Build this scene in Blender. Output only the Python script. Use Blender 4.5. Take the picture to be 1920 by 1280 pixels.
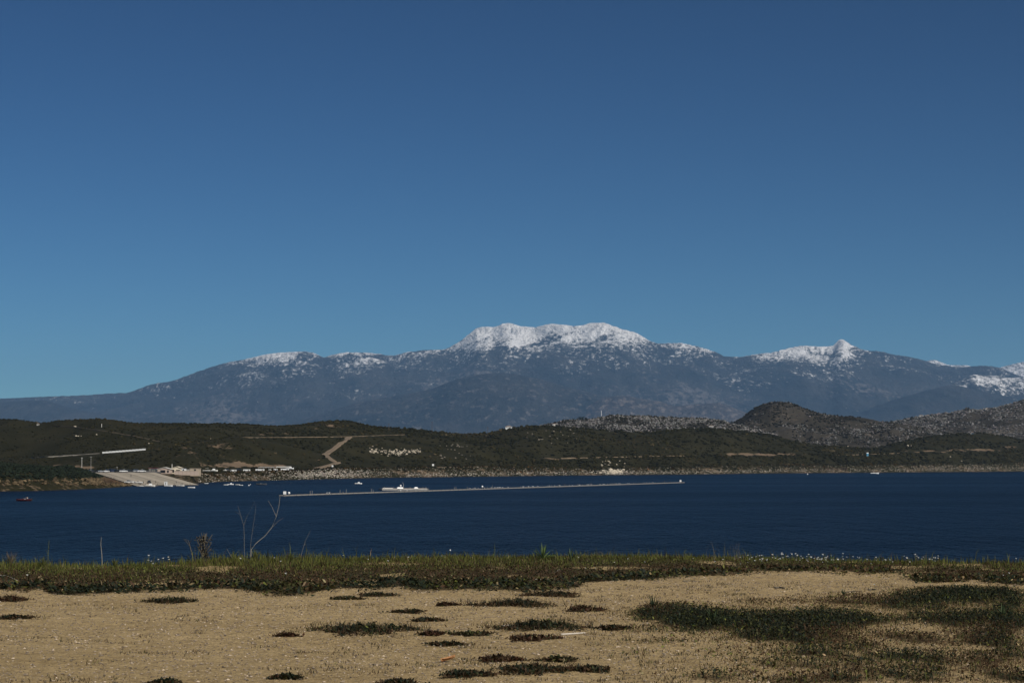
import bpy, math, random
import numpy as np

for o in list(bpy.data.objects):
    bpy.data.objects.remove(o, do_unlink=True)
random.seed(7)
RNG = np.random.default_rng(11)
PI = math.pi
R = math.radians
S = bpy.context.scene
COL = S.collection

# ------------------------------------------------------------------ camera
F = 3850.0                       # focal length in photo pixels (1920 wide)
HOR = 868.0                      # photo row of the level horizon
EYE = 14.0                       # eye height above the lake
GZ = 12.4                        # height of the sandy shore
PIT = math.atan((HOR - 640.0) / F)
cd = bpy.data.cameras.new('camera')
cd.sensor_width = 36.0
cd.lens = 36.0 * F / 1920.0
cd.clip_start = 0.5
cd.clip_end = 120000.0
cam = bpy.data.objects.new('camera', cd)
COL.objects.link(cam)
cam.location = (0, 0, EYE)
cam.rotation_euler = (PI / 2 + PIT, 0, 0)
S.camera = cam

# ------------------------------------------------------------------ light
SUN_AZ = R(138)                 # measured from +Y towards +X
SUN_EL = R(38)
world = bpy.data.worlds.new('World')
S.world = world
world.use_nodes = True
wn = world.node_tree.nodes
wl = world.node_tree.links
wn.clear()
sky = wn.new('ShaderNodeTexSky')
sky.sky_type = 'NISHITA'
sky.sun_disc = False
sky.sun_elevation = SUN_EL
sky.sun_rotation = SUN_AZ
sky.altitude = 3000
sky.air_density = 1.0
sky.dust_density = 0.0
sky.ozone_density = 6.0
bg = wn.new('ShaderNodeBackground')
bg.inputs['Strength'].default_value = 0.1
def vmul(src, k):
    n = wn.new('ShaderNodeVectorMath'); n.operation = 'MULTIPLY'
    n.inputs[1].default_value = k
    wl.new(src, n.inputs[0]); return n.outputs[0]
gm = wn.new('ShaderNodeGamma'); gm.inputs[1].default_value = 1.68     # deep dry-air blue, same grade over the whole sky
wl.new(vmul(sky.outputs[0], (0.1, 0.1, 0.1)), gm.inputs[0])
skycol = vmul(gm.outputs[0], (4.9, 6.1, 5.1))
wo = wn.new('ShaderNodeOutputWorld')
wl.new(skycol, bg.inputs['Color'])
wl.new(bg.outputs[0], wo.inputs['Surface'])

sd = bpy.data.lights.new('sun', 'SUN')
sd.energy = 4.5
sd.angle = R(0.53)
sd.color = (1.0, 0.95, 0.87)
sun = bpy.data.objects.new('sun', sd)
COL.objects.link(sun)
from mathutils import Vector, Matrix
SUNV = Vector((math.sin(SUN_AZ) * math.cos(SUN_EL), math.cos(SUN_AZ) * math.cos(SUN_EL), math.sin(SUN_EL)))
sun.rotation_euler = SUNV.to_track_quat('Z', 'Y').to_euler()
sun.location = (-60, -40, 80)

S.view_settings.view_transform = 'Standard'
S.view_settings.look = 'None'
S.view_settings.gamma = 1.0
S.view_settings.use_curve_mapping = False
S.view_settings.exposure = 0.0
S.cycles.use_denoising = True
S.cycles.max_bounces = 6
S.cycles.volume_bounces = 0
S.cycles.use_adaptive_sampling = False

# ------------------------------------------------------------------ maths
def interp(pts, x):
    a = np.array(pts, float)
    return np.interp(x, a[:, 0], a[:, 1])

def sinterp(pts, x):
    """smooth (cosine-free, Catmull-like) interpolation of a polyline"""
    a = np.array(pts, float)
    xs, ys = a[:, 0], a[:, 1]
    h = np.diff(xs)
    d = np.diff(ys) / h
    m = np.zeros(len(xs))
    m[1:-1] = np.where(d[:-1] * d[1:] > 0, 2 * d[:-1] * d[1:] / (d[:-1] + d[1:] + 1e-12), 0)
    m[0], m[-1] = d[0], d[-1]
    x = np.clip(np.asarray(x, float), xs[0], xs[-1])
    i = np.clip(np.searchsorted(xs, x) - 1, 0, len(h) - 1)
    t = (x - xs[i]) / h[i]
    return ((2*t**3 - 3*t**2 + 1) * ys[i] + (t**3 - 2*t**2 + t) * h[i] * m[i]
            + (-2*t**3 + 3*t**2) * ys[i+1] + (t**3 - t**2) * h[i] * m[i+1])

def _hash(ix, iy, seed):
    n = (ix.astype(np.int64) * 374761393 + iy.astype(np.int64) * 668265263 + seed * 1442695041) & 0xFFFFFFFF
    n = ((n ^ (n >> 13)) * 1274126177) & 0xFFFFFFFF
    n = n ^ (n >> 16)
    return n / 4294967295.0

def gnoise(x, y, seed=0):
    x = np.asarray(x, float); y = np.asarray(y, float)
    ix, iy = np.floor(x), np.floor(y)
    fx, fy = x - ix, y - iy
    u = fx*fx*fx*(fx*(fx*6-15)+10); v = fy*fy*fy*(fy*(fy*6-15)+10)
    def g(dx, dy):
        a = _hash(ix+dx, iy+dy, seed) * 2 * PI
        return np.cos(a)*(fx-dx) + np.sin(a)*(fy-dy)
    return 1.5*((g(0,0)*(1-u)+g(1,0)*u)*(1-v) + (g(0,1)*(1-u)+g(1,1)*u)*v)

def fbm(x, y, octv=5, seed=0, gain=0.5):
    s = 0; a = 1.0; t = 0
    for k in range(octv):
        s = s + a*gnoise(x*2**k + 17.3*k, y*2**k - 9.1*k, seed+k); t += a; a *= gain
    return s / t

def ridged(x, y, octv=5, seed=0, gain=0.5):
    s = 0; a = 1.0; t = 0
    for k in range(octv):
        s = s + a*(1-2*np.abs(gnoise(x*2**k + 5.3*k, y*2**k + 3.1*k, seed+k))); t += a; a *= gain
    return s / t

def sstep(a, b, x):
    t = np.clip((x-a)/(b-a), 0, 1)
    return t*t*(3-2*t)

CP, SP = math.cos(PIT), math.sin(PIT)
def ray_z(py, Y):                 # height seen at photo row py, depth Y
    v = 640.0 - py
    return EYE + (F*SP + v*CP) / (F*CP - v*SP) * Y
def x_at(px, Y, z):
    return (px - 960.0) / F * (Y*CP + (z-EYE)*SP)
def proj(x, Y, z):
    fw = Y*CP + (z-EYE)*SP
    up = -Y*SP + (z-EYE)*CP
    return 960 + F*x/fw, 640 - F*up/fw
def plane_at(px, py, z):          # where photo pixel meets level z
    v = 640.0 - py
    Y = (z-EYE) * (F*CP - v*SP) / (F*SP + v*CP)
    return np.array([x_at(px, Y, z), Y, z]) if np.isscalar(px) else (x_at(px, Y, z), Y)

# ------------------------------------------------------------------ materials
def nodes(name):
    m = bpy.data.materials.new(name)
    m.use_nodes = True
    nt = m.node_tree
    b = nt.nodes['Principled BSDF']
    return m, nt, b

def N(nt, t, **kw):
    n = nt.nodes.new(t)
    for k, v in kw.items():
        if k in n.inputs: n.inputs[k].default_value = v
        else: setattr(n, k, v)
    return n

def coord(nt, scale=(1, 1, 1)):
    tc = N(nt, 'ShaderNodeTexCoord')
    mp = N(nt, 'ShaderNodeMapping')
    mp.inputs['Scale'].default_value = scale
    nt.links.new(tc.outputs['Object'], mp.inputs['Vector'])
    return mp.outputs[0]

def noise(nt, vec, scale, detail=4, rough=0.55):
    n = N(nt, 'ShaderNodeTexNoise')
    n.inputs['Scale'].default_value = scale
    n.inputs['Detail'].default_value = detail
    n.inputs['Roughness'].default_value = rough
    nt.links.new(vec, n.inputs['Vector'])
    return n.outputs[0]

def ramp(nt, fac, stops):
    r = N(nt, 'ShaderNodeValToRGB')
    e = r.color_ramp.elements
    while len(e) < len(stops): e.new(0.5)
    for i, (p, c) in enumerate(stops):
        e[i].position = p
        e[i].color = (*c, 1) if len(c) == 3 else c
    nt.links.new(fac, r.inputs[0])
    return r.outputs[0]

def mix(nt, fac, a, b, mode='MIX'):
    m = N(nt, 'ShaderNodeMix', data_type='RGBA', blend_type=mode)
    for sock, v in ((m.inputs[0], fac), (m.inputs[6], a), (m.inputs[7], b)):
        if isinstance(v, (int, float)): sock.default_value = v
        elif isinstance(v, tuple): sock.default_value = (*v, 1)
        else: nt.links.new(v, sock)
    return m.outputs[2]

def math_n(nt, op, a, b=None, c=None, clamp=False):
    m = N(nt, 'ShaderNodeMath', operation=op)
    m.use_clamp = clamp
    for i, v in enumerate((a, b, c)):
        if v is None: continue
        if isinstance(v, (int, float)): m.inputs[i].default_value = v
        else: nt.links.new(v, m.inputs[i])
    return m.outputs[0]

def attr(nt, name, out='Fac'):
    a = N(nt, 'ShaderNodeAttribute')
    a.attribute_name = name
    return a.outputs[out]

def bump(nt, b, h, strength, dist):
    n = N(nt, 'ShaderNodeBump')
    n.inputs['Strength'].default_value = strength
    n.inputs['Distance'].default_value = dist
    nt.links.new(h, n.inputs['Height'])
    nt.links.new(n.outputs[0], b.inputs['Normal'])

_mc = {}
def paint(name, col, rough=0.6, scale=3.0, var=0.18, metal=0.0):
    """small-object material: base colour broken up by noise"""
    if name in _mc: return _mc[name]
    m, nt, b = nodes(name)
    f = noise(nt, coord(nt), scale, 4)
    c = ramp(nt, f, [(0.3, tuple(v*(1-var) for v in col)), (0.7, tuple(min(1, v*(1+var)) for v in col))])
    nt.links.new(c, b.inputs['Base Color'])
    b.inputs['Roughness'].default_value = rough
    b.inputs['Metallic'].default_value = metal
    _mc[name] = m
    return m

def tinted(name, rough=0.75, scale=1.0, var=0.25, spec=0.25, trans=0.0):
    """material that reads each instance's own colour from the 'tint' attribute"""
    m, nt, b = nodes(name)
    a = attr(nt, 'tint', 'Color')
    f = noise(nt, coord(nt), scale, 3)
    v = ramp(nt, f, [(0.3, (1-var,)*3), (0.7, (1+var,)*3)])
    c = mix(nt, 1.0, a, v, 'MULTIPLY')
    nt.links.new(c, b.inputs['Base Color'])
    b.inputs['Roughness'].default_value = rough
    b.inputs['Specular IOR Level'].default_value = spec
    if trans:
        tr = N(nt, 'ShaderNodeBsdfTranslucent')
        nt.links.new(c, tr.inputs['Color'])
        ms = N(nt, 'ShaderNodeMixShader')
        ms.inputs[0].default_value = trans
        nt.links.new(b.outputs[0], ms.inputs[1]); nt.links.new(tr.outputs[0], ms.inputs[2])
        nt.links.new(ms.outputs[0], nt.nodes['Material Output'].inputs['Surface'])
    return m

# ------------------------------------------------------------------ object helpers
def link(name, me, m, parent=None):
    if m is not None:
        me.materials.clear(); me.materials.append(m)
    o = bpy.data.objects.new(name, me)
    COL.objects.link(o)
    if parent is not None: o.parent = parent
    return o

def tag(o, label=None, cat=None, group=None, kind=None):
    if label: o['label'] = label
    if cat: o['category'] = cat
    if group: o['group'] = group
    if kind: o['kind'] = kind
    return o

def empty(name, loc, rz=0.0, label=None, cat=None, group=None):
    o = bpy.data.objects.new(name, None)
    o.empty_display_size = 0.2
    COL.objects.link(o)
    o.location = loc
    o.rotation_euler = (0, 0, rz)
    return tag(o, label, cat, group)

def copy_tree(o, parent=None):
    c = o.copy(); COL.objects.link(c)
    if parent is not None: c.parent = parent
    for ch in [k for k in COL.objects if k.parent == o]:
        copy_tree(ch, c)
    return c

def np_mesh(name, V, faces, smooth=False):
    """V (n,3); faces: list of (m,k) index arrays"""
    me = bpy.data.meshes.new(name)
    V = np.asarray(V, np.float32)
    me.vertices.add(len(V)); me.vertices.foreach_set('co', V.ravel())
    loops = np.concatenate([f.ravel() for f in faces]).astype(np.int32)
    cnt = np.concatenate([np.full(len(f), f.shape[1], np.int32) for f in faces])
    st = np.concatenate([[0], np.cumsum(cnt)[:-1]]).astype(np.int32)
    me.loops.add(len(loops)); me.loops.foreach_set('vertex_index', loops)
    me.polygons.add(len(cnt)); me.polygons.foreach_set('loop_start', st)
    me.polygons.foreach_set('loop_total', cnt)
    me.polygons.foreach_set('use_smooth', np.full(len(cnt), smooth, bool))
    me.update(calc_edges=True)
    return me

def set_attr(me, name, arr):
    arr = np.asarray(arr, np.float32)
    if arr.ndim == 1:
        a = me.attributes.new(name, 'FLOAT', 'POINT'); a.data.foreach_set('value', arr)
    else:
        a = me.attributes.new(name, 'FLOAT_COLOR', 'POINT')
        a.data.foreach_set('color', np.c_[arr, np.ones(len(arr))].astype(np.float32).ravel())

class MB:
    def __init__(s): s.v, s.f = [], []
    def add(s, V, Fc):
        b = len(s.v); s.v += [tuple(p) for p in V]; s.f += [tuple(i+b for i in f) for f in Fc]; return s
    def box(s, c, d, rz=0.0, taper=1.0):
        x, y, z = (k/2 for k in d); cs, sn = math.cos(rz), math.sin(rz)
        V = []
        for k, (sx, sy, sz) in enumerate([(-1,-1,-1),(1,-1,-1),(1,1,-1),(-1,1,-1),(-1,-1,1),(1,-1,1),(1,1,1),(-1,1,1)]):
            t = taper if sz > 0 else 1
            a, b = sx*x*t, sy*y*t
            V.append((c[0]+a*cs-b*sn, c[1]+a*sn+b*cs, c[2]+sz*z))
        return s.add(V, [(0,3,2,1),(4,5,6,7),(0,1,5,4),(1,2,6,5),(2,3,7,6),(3,0,4,7)])
    def tube(s, pts, rad, n=6, cap=True):
        pts = [Vector(p) for p in pts]
        if isinstance(rad, (int, float)): rad = [rad]*len(pts)
        V, Fc = [], []
        for i, p in enumerate(pts):
            t = (pts[min(i+1, len(pts)-1)] - pts[max(i-1, 0)]).normalized()
            a = t.cross(Vector((0, 0, 1)) if abs(t.z) < 0.9 else Vector((1, 0, 0))).normalized()
            b = t.cross(a)
            for k in range(n):
                q = p + (a*math.cos(2*PI*k/n) + b*math.sin(2*PI*k/n))*rad[i]
                V.append(q)
        for i in range(len(pts)-1):
            for k in range(n):
                Fc.append((i*n+k, i*n+(k+1) % n, (i+1)*n+(k+1) % n, (i+1)*n+k))
        if cap:
            Fc.append(tuple(range(n-1, -1, -1))); Fc.append(tuple((len(pts)-1)*n+k for k in range(n)))
        return s.add(V, Fc)
    def prism(s, prof, y0, y1, axis='y', inset=0.0):
        """extrude an (x,z) outline between y0 and y1"""
        n = len(prof)
        V = [(x, y0, z) for x, z in prof] + [(x, y1, z) for x, z in prof]
        return s.add(V, [tuple(range(n)), tuple(range(2*n-1, n-1, -1))] + [(i, i+n, (i+1) % n+n, (i+1) % n) for i in range(n)])
    def ico(s, c, r, jit=0.0, sub=0, rnd=random):
        V, Fc = ICO[sub]
        return s.add([tuple(c[k]+r[k]*p[k]*(1+rnd.uniform(-jit, jit)) for k in range(3)) for p in V], Fc)
    def build(s, name, m, parent=None, smooth=False):
        me = bpy.data.meshes.new(name)
        me.from_pydata(s.v, [], s.f); me.update()
        if smooth: me.polygons.foreach_set('use_smooth', [True]*len(me.polygons))
        return link(name, me, m, parent)

def _ico():
    t = (1+5**.5)/2
    V = [(-1,t,0),(1,t,0),(-1,-t,0),(1,-t,0),(0,-1,t),(0,1,t),(0,-1,-t),(0,1,-t),(t,0,-1),(t,0,1),(-t,0,-1),(-t,0,1)]
    V = [tuple(Vector(v).normalized()) for v in V]
    Fc = [(0,11,5),(0,5,1),(0,1,7),(0,7,10),(0,10,11),(1,5,9),(5,11,4),(11,10,2),(10,7,6),(7,1,8),
          (3,9,4),(3,4,2),(3,2,6),(3,6,8),(3,8,9),(4,9,5),(2,4,11),(6,2,10),(8,6,7),(9,8,1)]
    out = [(V, Fc)]
    V2 = list(V); cache = {}; F2 = []
    def mid(a, b):
        k = (min(a, b), max(a, b))
        if k not in cache:
            cache[k] = len(V2); V2.append(tuple((Vector(V[a])+Vector(V[b])).normalized()))
        return cache[k]
    for a, b, c in Fc:
        x, y, z = mid(a, b), mid(b, c), mid(c, a)
        F2 += [(a,x,z),(b,y,x),(c,z,y),(x,y,z)]
    out.append((V2, F2))
    return out
ICO = _ico()

def scatter(name, P, rad, m, tint, jit=0.35, squash=0.75, smooth=False, sink=0.25, rnd=RNG, oct_=False):
    """many lumps joined in one mesh (stuff): P (n,3), rad (n,), tint (n,3)"""
    V0 = np.array(ICO[0][0]); F0 = np.array(ICO[0][1])
    if oct_:
        V0 = np.array([(1,0,0),(0,1,0),(-1,0,0),(0,-1,0),(0.15,0.1,1),(0,0,-1)], float)
        F0 = np.array([(0,1,4),(1,2,4),(2,3,4),(3,0,4),(1,0,5),(2,1,5),(3,2,5),(0,3,5)])
    n = len(P); nv = len(V0)
    V = V0[None]*(1+rnd.uniform(-jit, jit, (n, nv, 1)))
    a = rnd.uniform(0, 2*PI, n); ca, sa = np.cos(a)[:, None], np.sin(a)[:, None]
    st = rnd.uniform(0.75, 1.3, (n, 1))
    X = (V[..., 0]*ca - V[..., 1]*sa)*st; Yv = V[..., 0]*sa + V[..., 1]*ca
    sq = squash*rnd.uniform(0.7, 1.25, (n, 1))
    V = np.stack([X, Yv, V[..., 2]*sq], -1)*rad[:, None, None]
    V[..., 2] += (rad*(squash-sink))[:, None]*0.6
    V += P[:, None, :]
    Fc = (F0[None] + nv*np.arange(n)[:, None, None]).reshape(-1, 3)
    me = np_mesh(name, V.reshape(-1, 3), [Fc], smooth)
    set_attr(me, 'tint', np.repeat(tint, nv, 0))
    o = link(name, me, m)
    o['kind'] = 'stuff'
    return o

# ------------------------------------------------------------------ fan terrain
class Fan:
    """heightfield whose columns radiate from the shore; keeps its grid for placing things"""
    def __init__(s, px, ks, nz=None):
        rowsY, rowsZ, seg = [], [], []
        for k in range(len(ks)-1):
            (Y0, z0, n, ease), (Y1, z1, _, _) = ks[k], ks[k+1]
            for i in range(n):
                t = i/n
                e = {'lin': t, 'out': math.sin(t*PI/2), 'in': 1-math.cos(t*PI/2), 'smooth': t*t*(3-2*t)}[ease]
                rowsY.append(Y0 + (Y1-Y0)*t); rowsZ.append(z0 + (z1-z0)*e); seg.append(k+t)
        rowsY.append(ks[-1][0]*np.ones_like(px)); rowsZ.append(ks[-1][1]*np.ones_like(px)); seg.append(len(ks)-1.0)
        s.px = px
        s.Y = np.array(rowsY); s.Z = np.array(rowsZ)
        s.seg = np.array(seg)[:, None]*np.ones_like(s.Y)
        s.X = x_at(px[None, :], s.Y, s.Z)
        if nz is not None:
            s.Z = s.Z + nz(s)
        s.py = proj(s.X, s.Y, s.Z)[1]
    def mesh(s, name, m, smooth=True, **attrs):
        r, c = s.X.shape
        V = np.stack([s.X, s.Y, s.Z], -1).reshape(-1, 3)
        i = (np.arange(r-1)[:, None]*c + np.arange(c-1)[None]).ravel()
        me = np_mesh(name, V, [np.stack([i, i+1, i+c+1, i+c], -1)], smooth)
        for k, v in attrs.items():
            set_attr(me, k, v.reshape(-1) if v.shape == s.X.shape else v.reshape(-1, 3))
        o = link(name, me, m); o['kind'] = 'structure'
        return o
    def at(s, px, py):
        c = np.clip((px-s.px[0])/(s.px[1]-s.px[0]), 0, len(s.px)-1.001)
        i = int(c); t = c-i
        g = lambda A: A[:, i]*(1-t) + A[:, i+1]*t
        X, Y, Z, Q = g(s.X), g(s.Y), g(s.Z), g(s.py)
        for r in range(len(Q)-1):
            if Q[r] >= py > Q[r+1]:
                u = (Q[r]-py)/(Q[r]-Q[r+1])
                return Vector((X[r]+(X[r+1]-X[r])*u, Y[r]+(Y[r+1]-Y[r])*u, Z[r]+(Z[r+1]-Z[r])*u))
        r = int(np.argmin(Q))
        return Vector((X[r], Y[r], Z[r]))
    def sample(s, n, smin, smax, pxr=None, rnd=RNG):
        """points spread evenly over the visible rows between two contours"""
        lo, hi = np.searchsorted(s.seg[:, 0], [smin, smax])
        pxr = pxr or (s.px[0], s.px[-1])
        c = (rnd.uniform(*pxr, n)-s.px[0])/(s.px[1]-s.px[0]); c = np.clip(c, 0, len(s.px)-1.001)
        r = np.clip(rnd.uniform(lo, hi, n), 0, len(s.Y)-1.001)
        i, j = r.astype(int), c.astype(int); u, v = r-i, c-j
        g = lambda A: (A[i, j]*(1-v)+A[i, j+1]*v)*(1-u) + (A[i+1, j]*(1-v)+A[i+1, j+1]*v)*u
        return np.stack([g(s.X), g(s.Y), g(s.Z)], -1), g(s.py), s.px[0]+c*(s.px[1]-s.px[0])

# ================================================================== THE SETTING
# ---- mountains ----
MS = 1.4                          # all mountain distances and sizes share this scale
def mountain_mat(name, low, mid, rock):
    m, nt, b = nodes(name)
    v = coord(nt, (1.0/1.4, 0.3/1.4, 1.3/1.4))
    n1 = noise(nt, v, 0.0022, 6, 0.6)
    n2 = noise(nt, v, 0.014, 5, 0.65)
    n3 = noise(nt, v, 0.017, 7, 0.8)
    veg = ramp(nt, n1, [(0.35, low), (0.62, mid)])
    rk = math_n(nt, 'MULTIPLY_ADD', n2, 1.0, attr(nt, 'rock'))
    rkm = ramp(nt, rk, [(0.62, (0, 0, 0)), (0.74, (1, 1, 1))])
    c = mix(nt, rkm, veg, rock)
    sn = math_n(nt, 'ADD', attr(nt, 'snow'), math_n(nt, 'MULTIPLY', math_n(nt, 'SUBTRACT', n3, 0.5), 2.1))
    snm = ramp(nt, sn, [(0.46, (0, 0, 0)), (0.72, (1, 1, 1))])
    c = mix(nt, snm, c, (0.88, 0.865, 0.85))
    nt.links.new(c, b.inputs['Base Color'])
    b.inputs['Roughness'].default_value = 0.9
    b.inputs['Specular IOR Level'].default_value = 0.1
    bump(nt, b, noise(nt, v, 0.006, 7, 0.65), 1.0, 220)
    return m

MM = mountain_mat('mountain_ground', (0.008, 0.012, 0.013), (0.040, 0.040, 0.038), (0.12, 0.11, 0.105))
SKYLINE = [(-400,760),(-200,752),(0,747),(90,743),(140,741.5),(220,737),(235,736.5),(260,729),(290,719),(320,714.5),(345,706),
 (375,695),(420,681),(465,672),(500,664),(530,660.5),(570,659),(590,662),(607,669.5),(625,665),(650,660.5),(690,661),(735,666.5),
 (760,661),(800,656),(830,655),(860,641),(880,626),(895,614.5),(910,612.5),(925,613),(945,606.5),(955,605.5),(975,611),(1000,613),
 (1035,607),(1060,609),(1075,611),(1090,610),(1110,605),(1130,605),(1150,611),(1170,618),(1195,625),(1215,637),(1235,643.5),(1270,643),
 (1295,646.5),(1320,653),(1345,661),(1360,668),(1385,669),(1420,663.5),(1450,660),(1480,652.5),(1510,648),(1540,650),(1560,648),
 (1568,642),(1578,635.5),(1589,642),(1605,650),(1620,656),(1650,659),(1680,665),(1720,672),(1760,683),(1800,688),(1840,685.5),(1870,688),
 (1890,696),(1920,706),(2000,722),(2300,740)]
SNOW_LO = [(-400,690),(0,736),(235,734),(340,712),(400,698),(480,694),(560,690),(606,672),(650,690),(740,684),(800,672),(850,660),(900,660),(960,664),
 (1040,654),(1130,652),(1230,650),(1260,664),(1340,674),(1400,684),(1480,688),(1550,694),(1600,676),(1640,664),(1700,668),(1790,676),(1900,690),(2300,700)]
px = np.arange(-400, 2301, 2.5)
sk = sinterp(SKYLINE, px)
one = np.ones_like(px)
sk = sk + 1.3*fbm(px/9, px*0+8.1, 3, 6)*interp([(0,.2),(330,.6),(830,.7),(1230,.8),(1380,1.2),(1640,1.0),(2000,.5)], px)
Yr = MS*(30000 + 900*fbm(px/260, px*0+3.3, 3, 5))
zr = ray_z(sk, Yr)
def nz_m(s):
    t = np.clip((s.seg-0)/1.0, 0, 1)                     # 0 base .. 1 ridge, then beyond
    env = np.sin(PI*np.clip(t, 0, 1))**0.8
    back = np.where(s.seg > 1, np.clip(2-s.seg, 0, 1)*np.clip((s.seg-1)*4, 0, 1), 0)
    x, y = s.X/MS, s.Y/MS
    wx = x + 500*fbm(x/2600, y/2600, 3, 9); wy = y + 500*fbm(x/2600, y/2600, 3, 19)
    # spurs leaning across the slope, then smaller gullies
    sp = ridged((wx+0.55*wy)/2300, (wy-0.3*wx)/5200, 5, 21)
    gl = ridged((wx+0.4*wy)/700, wy/1500, 4, 41)
    hi = ridged((wx+0.9*wy)/900, (wy-0.5*wx)/3600, 4, 61)
    top = sstep(0.72, 0.95, t)*sstep(1.0, 0.985, t)
    z = env*(sp*260 + gl*90) * (0.4+0.6*t) + top*(hi-0.55)*300 - env*90
    z += np.where(s.seg <= 1.0, 9*fbm(x/90, y/90, 3, 77)*t, -back*150)
    return z*MS
nzr = 130
M1 = Fan(px, [(19500*MS*one, -60*one, nzr, 'smooth'), (Yr, zr, 8, 'in'), (Yr+4200, zr-1200, 1, 'lin')], None)
# reshape profile: gentle foot, steeper head
tt = np.clip(M1.seg, 0, 1)
prof = 0.55*tt**1.35 + 0.45*sstep(0.0, 1.0, tt)
M1.Z = np.where(M1.seg <= 1, -60 + (zr[None]+60)*prof, M1.Z)
M1.Z = M1.Z + nz_m(M1)
# keep the true skyline: nothing in front may overtop the ridge as seen from the shore
lim = ray_z(sk, M1.Y)
M1.Z = np.where(M1.seg < 1, np.minimum(M1.Z, lim - 4 + 6*gnoise(M1.X/220, M1.Y/220, 3)), M1.Z)
M1.X = x_at(px[None], M1.Y, M1.Z); M1.py = proj(M1.X, M1.Y, M1.Z)[1]
slo = interp(SNOW_LO, px)[None]
dy = (slo - M1.py)/26.0                                   # >0 above the snow line
strong = interp([(-400,0.0),(0,.45),(230,.45),(330,.42),(480,.66),(600,.84),(760,.84),(840,.95),(900,1.0),(1220,1.0),(1260,.8),(1400,.62),(1600,.8),(1640,.62),(1750,.55),(1900,.4),(2300,.4)], px)[None]
pat = fbm(M1.X/900, M1.Y/1800, 4, 90)
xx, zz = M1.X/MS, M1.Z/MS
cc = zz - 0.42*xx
shade_band = sstep(0.50, 0.80, ridged(cc/300 + 0.3*fbm(xx/500, zz/300, 3, 7), (xx+zz)/1500, 3, 71, 0.35))  # diagonal breaks in the snow colour imitate shaded ridge faces and tree belts
snow = 0.44 + 0.46*np.clip(dy, -0.6, 1.5) - 0.36*(1-strong) - 0.34*shade_band*np.clip(dy+0.2, 0, 1) + 0.26*pat
snow = np.where(dy < 0, np.maximum(snow, np.clip(0.20*strong + 0.25 + 0.40*pat + 0.12*dy, -0.4, 0.42)), np.clip(snow, -0.2, 0.9))
gx = np.gradient(M1.Z, axis=1)
rock = np.clip(0.02 + 0.30*fbm(M1.X/2100, M1.Y/3500, 3, 33) - 0.22*sstep(0.55, 0.8, M1.seg) + 0.06, -0.3, 0.2)
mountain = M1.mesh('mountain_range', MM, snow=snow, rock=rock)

def ridge_range(name, pts, Y, depth, snowv, rockv, seed, mat=MM, base=-60.0, step=3.0, amp=60, rows=60):
    Y *= MS; depth *= MS
    a = np.array(pts, float)
    p = np.arange(a[0, 0], a[-1, 0]+step, step)
    s_ = sinterp(pts, p); o = np.ones_like(p)
    zr_ = ray_z(s_, Y*o)
    f = Fan(p, [((Y-depth)*o, base*o, rows, 'smooth'), (Y*o, zr_, 8, 'in'), ((Y+depth*0.7)*o, base*o, 1, 'lin')])
    t = np.clip(f.seg, 0, 1)
    x, y = f.X/MS, f.Y/MS
    nz_ = MS*amp*np.sin(PI*t)*(ridged(x/(amp*11)+y/(amp*20), y/(amp*17), 5, seed)-0.3)
    f.Z = f.Z + np.where(f.seg <= 1, nz_, 0)
    lim_ = ray_z(s_, f.Y)
    f.Z = np.where(f.seg < 1, np.minimum(f.Z, lim_), f.Z)
    f.X = x_at(p[None], f.Y, f.Z); f.py = proj(f.X, f.Y, f.Z)[1]
    ones = np.ones_like(f.X)
    sn_ = snowv(f) if callable(snowv) else snowv*ones
    f.mesh(name, mat, snow=sn_, rock=rockv*ones)
    return f
# farther snowy peaks seen over the right shoulder
ridge_range('snowy_peak', [(1640,720),(1700,690),(1735,677),(1752,674.5),(1765,679),(1780,684),(1812,684.5),(1840,694),(1862,692),(1885,686),(1905,681),(1930,676),(1990,668),(2060,680),(2200,700),(2320,720)],
            36000, 4000, 0.62, 0.0, 3, amp=90)
# snowy shoulder in front at the right, and the dark slope before it
ridge_range('snowy_shoulder', [(1720,745),(1770,724),(1790,717),(1812,708),(1828,702),(1845,705),(1865,704),(1890,708),(1920,707),(1990,700),(2100,705),(2320,730)],
            25500, 3000, lambda f: np.clip(0.64 - (f.py-708)/110 + 0.3*fbm(f.X/500, f.Y/900, 3, 5), 0.0, 0.72), 0.05, 4, amp=70)
ridge_range('forested_slope', [(1560,800),(1640,762),(1700,742),(1745,730),(1785,722),(1830,730),(1880,743),(1920,755),(1990,774),(2080,790),(2200,815)],
            23500, 3000, 0.02, -0.12, 5, amp=60)
# hazy foothills before the main range
ridge_range('foothill', [(420,830),(540,795),(620,770),(680,752),(740,742),(800,731),(850,713),(890,703),(940,699),(1000,708),(1060,724),(1130,741),(1200,752),(1300,768),(1420,800)],
            22500, 5200, -0.15, 0.07, 6, amp=80, rows=90)
ridge_range('foothill.001', [(960,815),(1040,792),(1090,770),(1130,746),(1165,742),(1200,747),(1235,752),(1270,760),(1310,757),(1345,755),(1385,768),(1440,790),(1520,815)],
            21000, 2800, -0.2, 0.12, 7, amp=36,
            mat=mountain_mat('foothill_ground', (0.042, 0.038, 0.036), (0.070, 0.061, 0.056), (0.16, 0.135, 0.12)))
ridge_range('foothill.002', [(-400,800),(-200,770),(-60,758),(30,752),(80,750),(110,758),(180,775),(300,795),(420,815)],
            25000, 3500, -0.2, 0.02, 8, amp=36)

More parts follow.
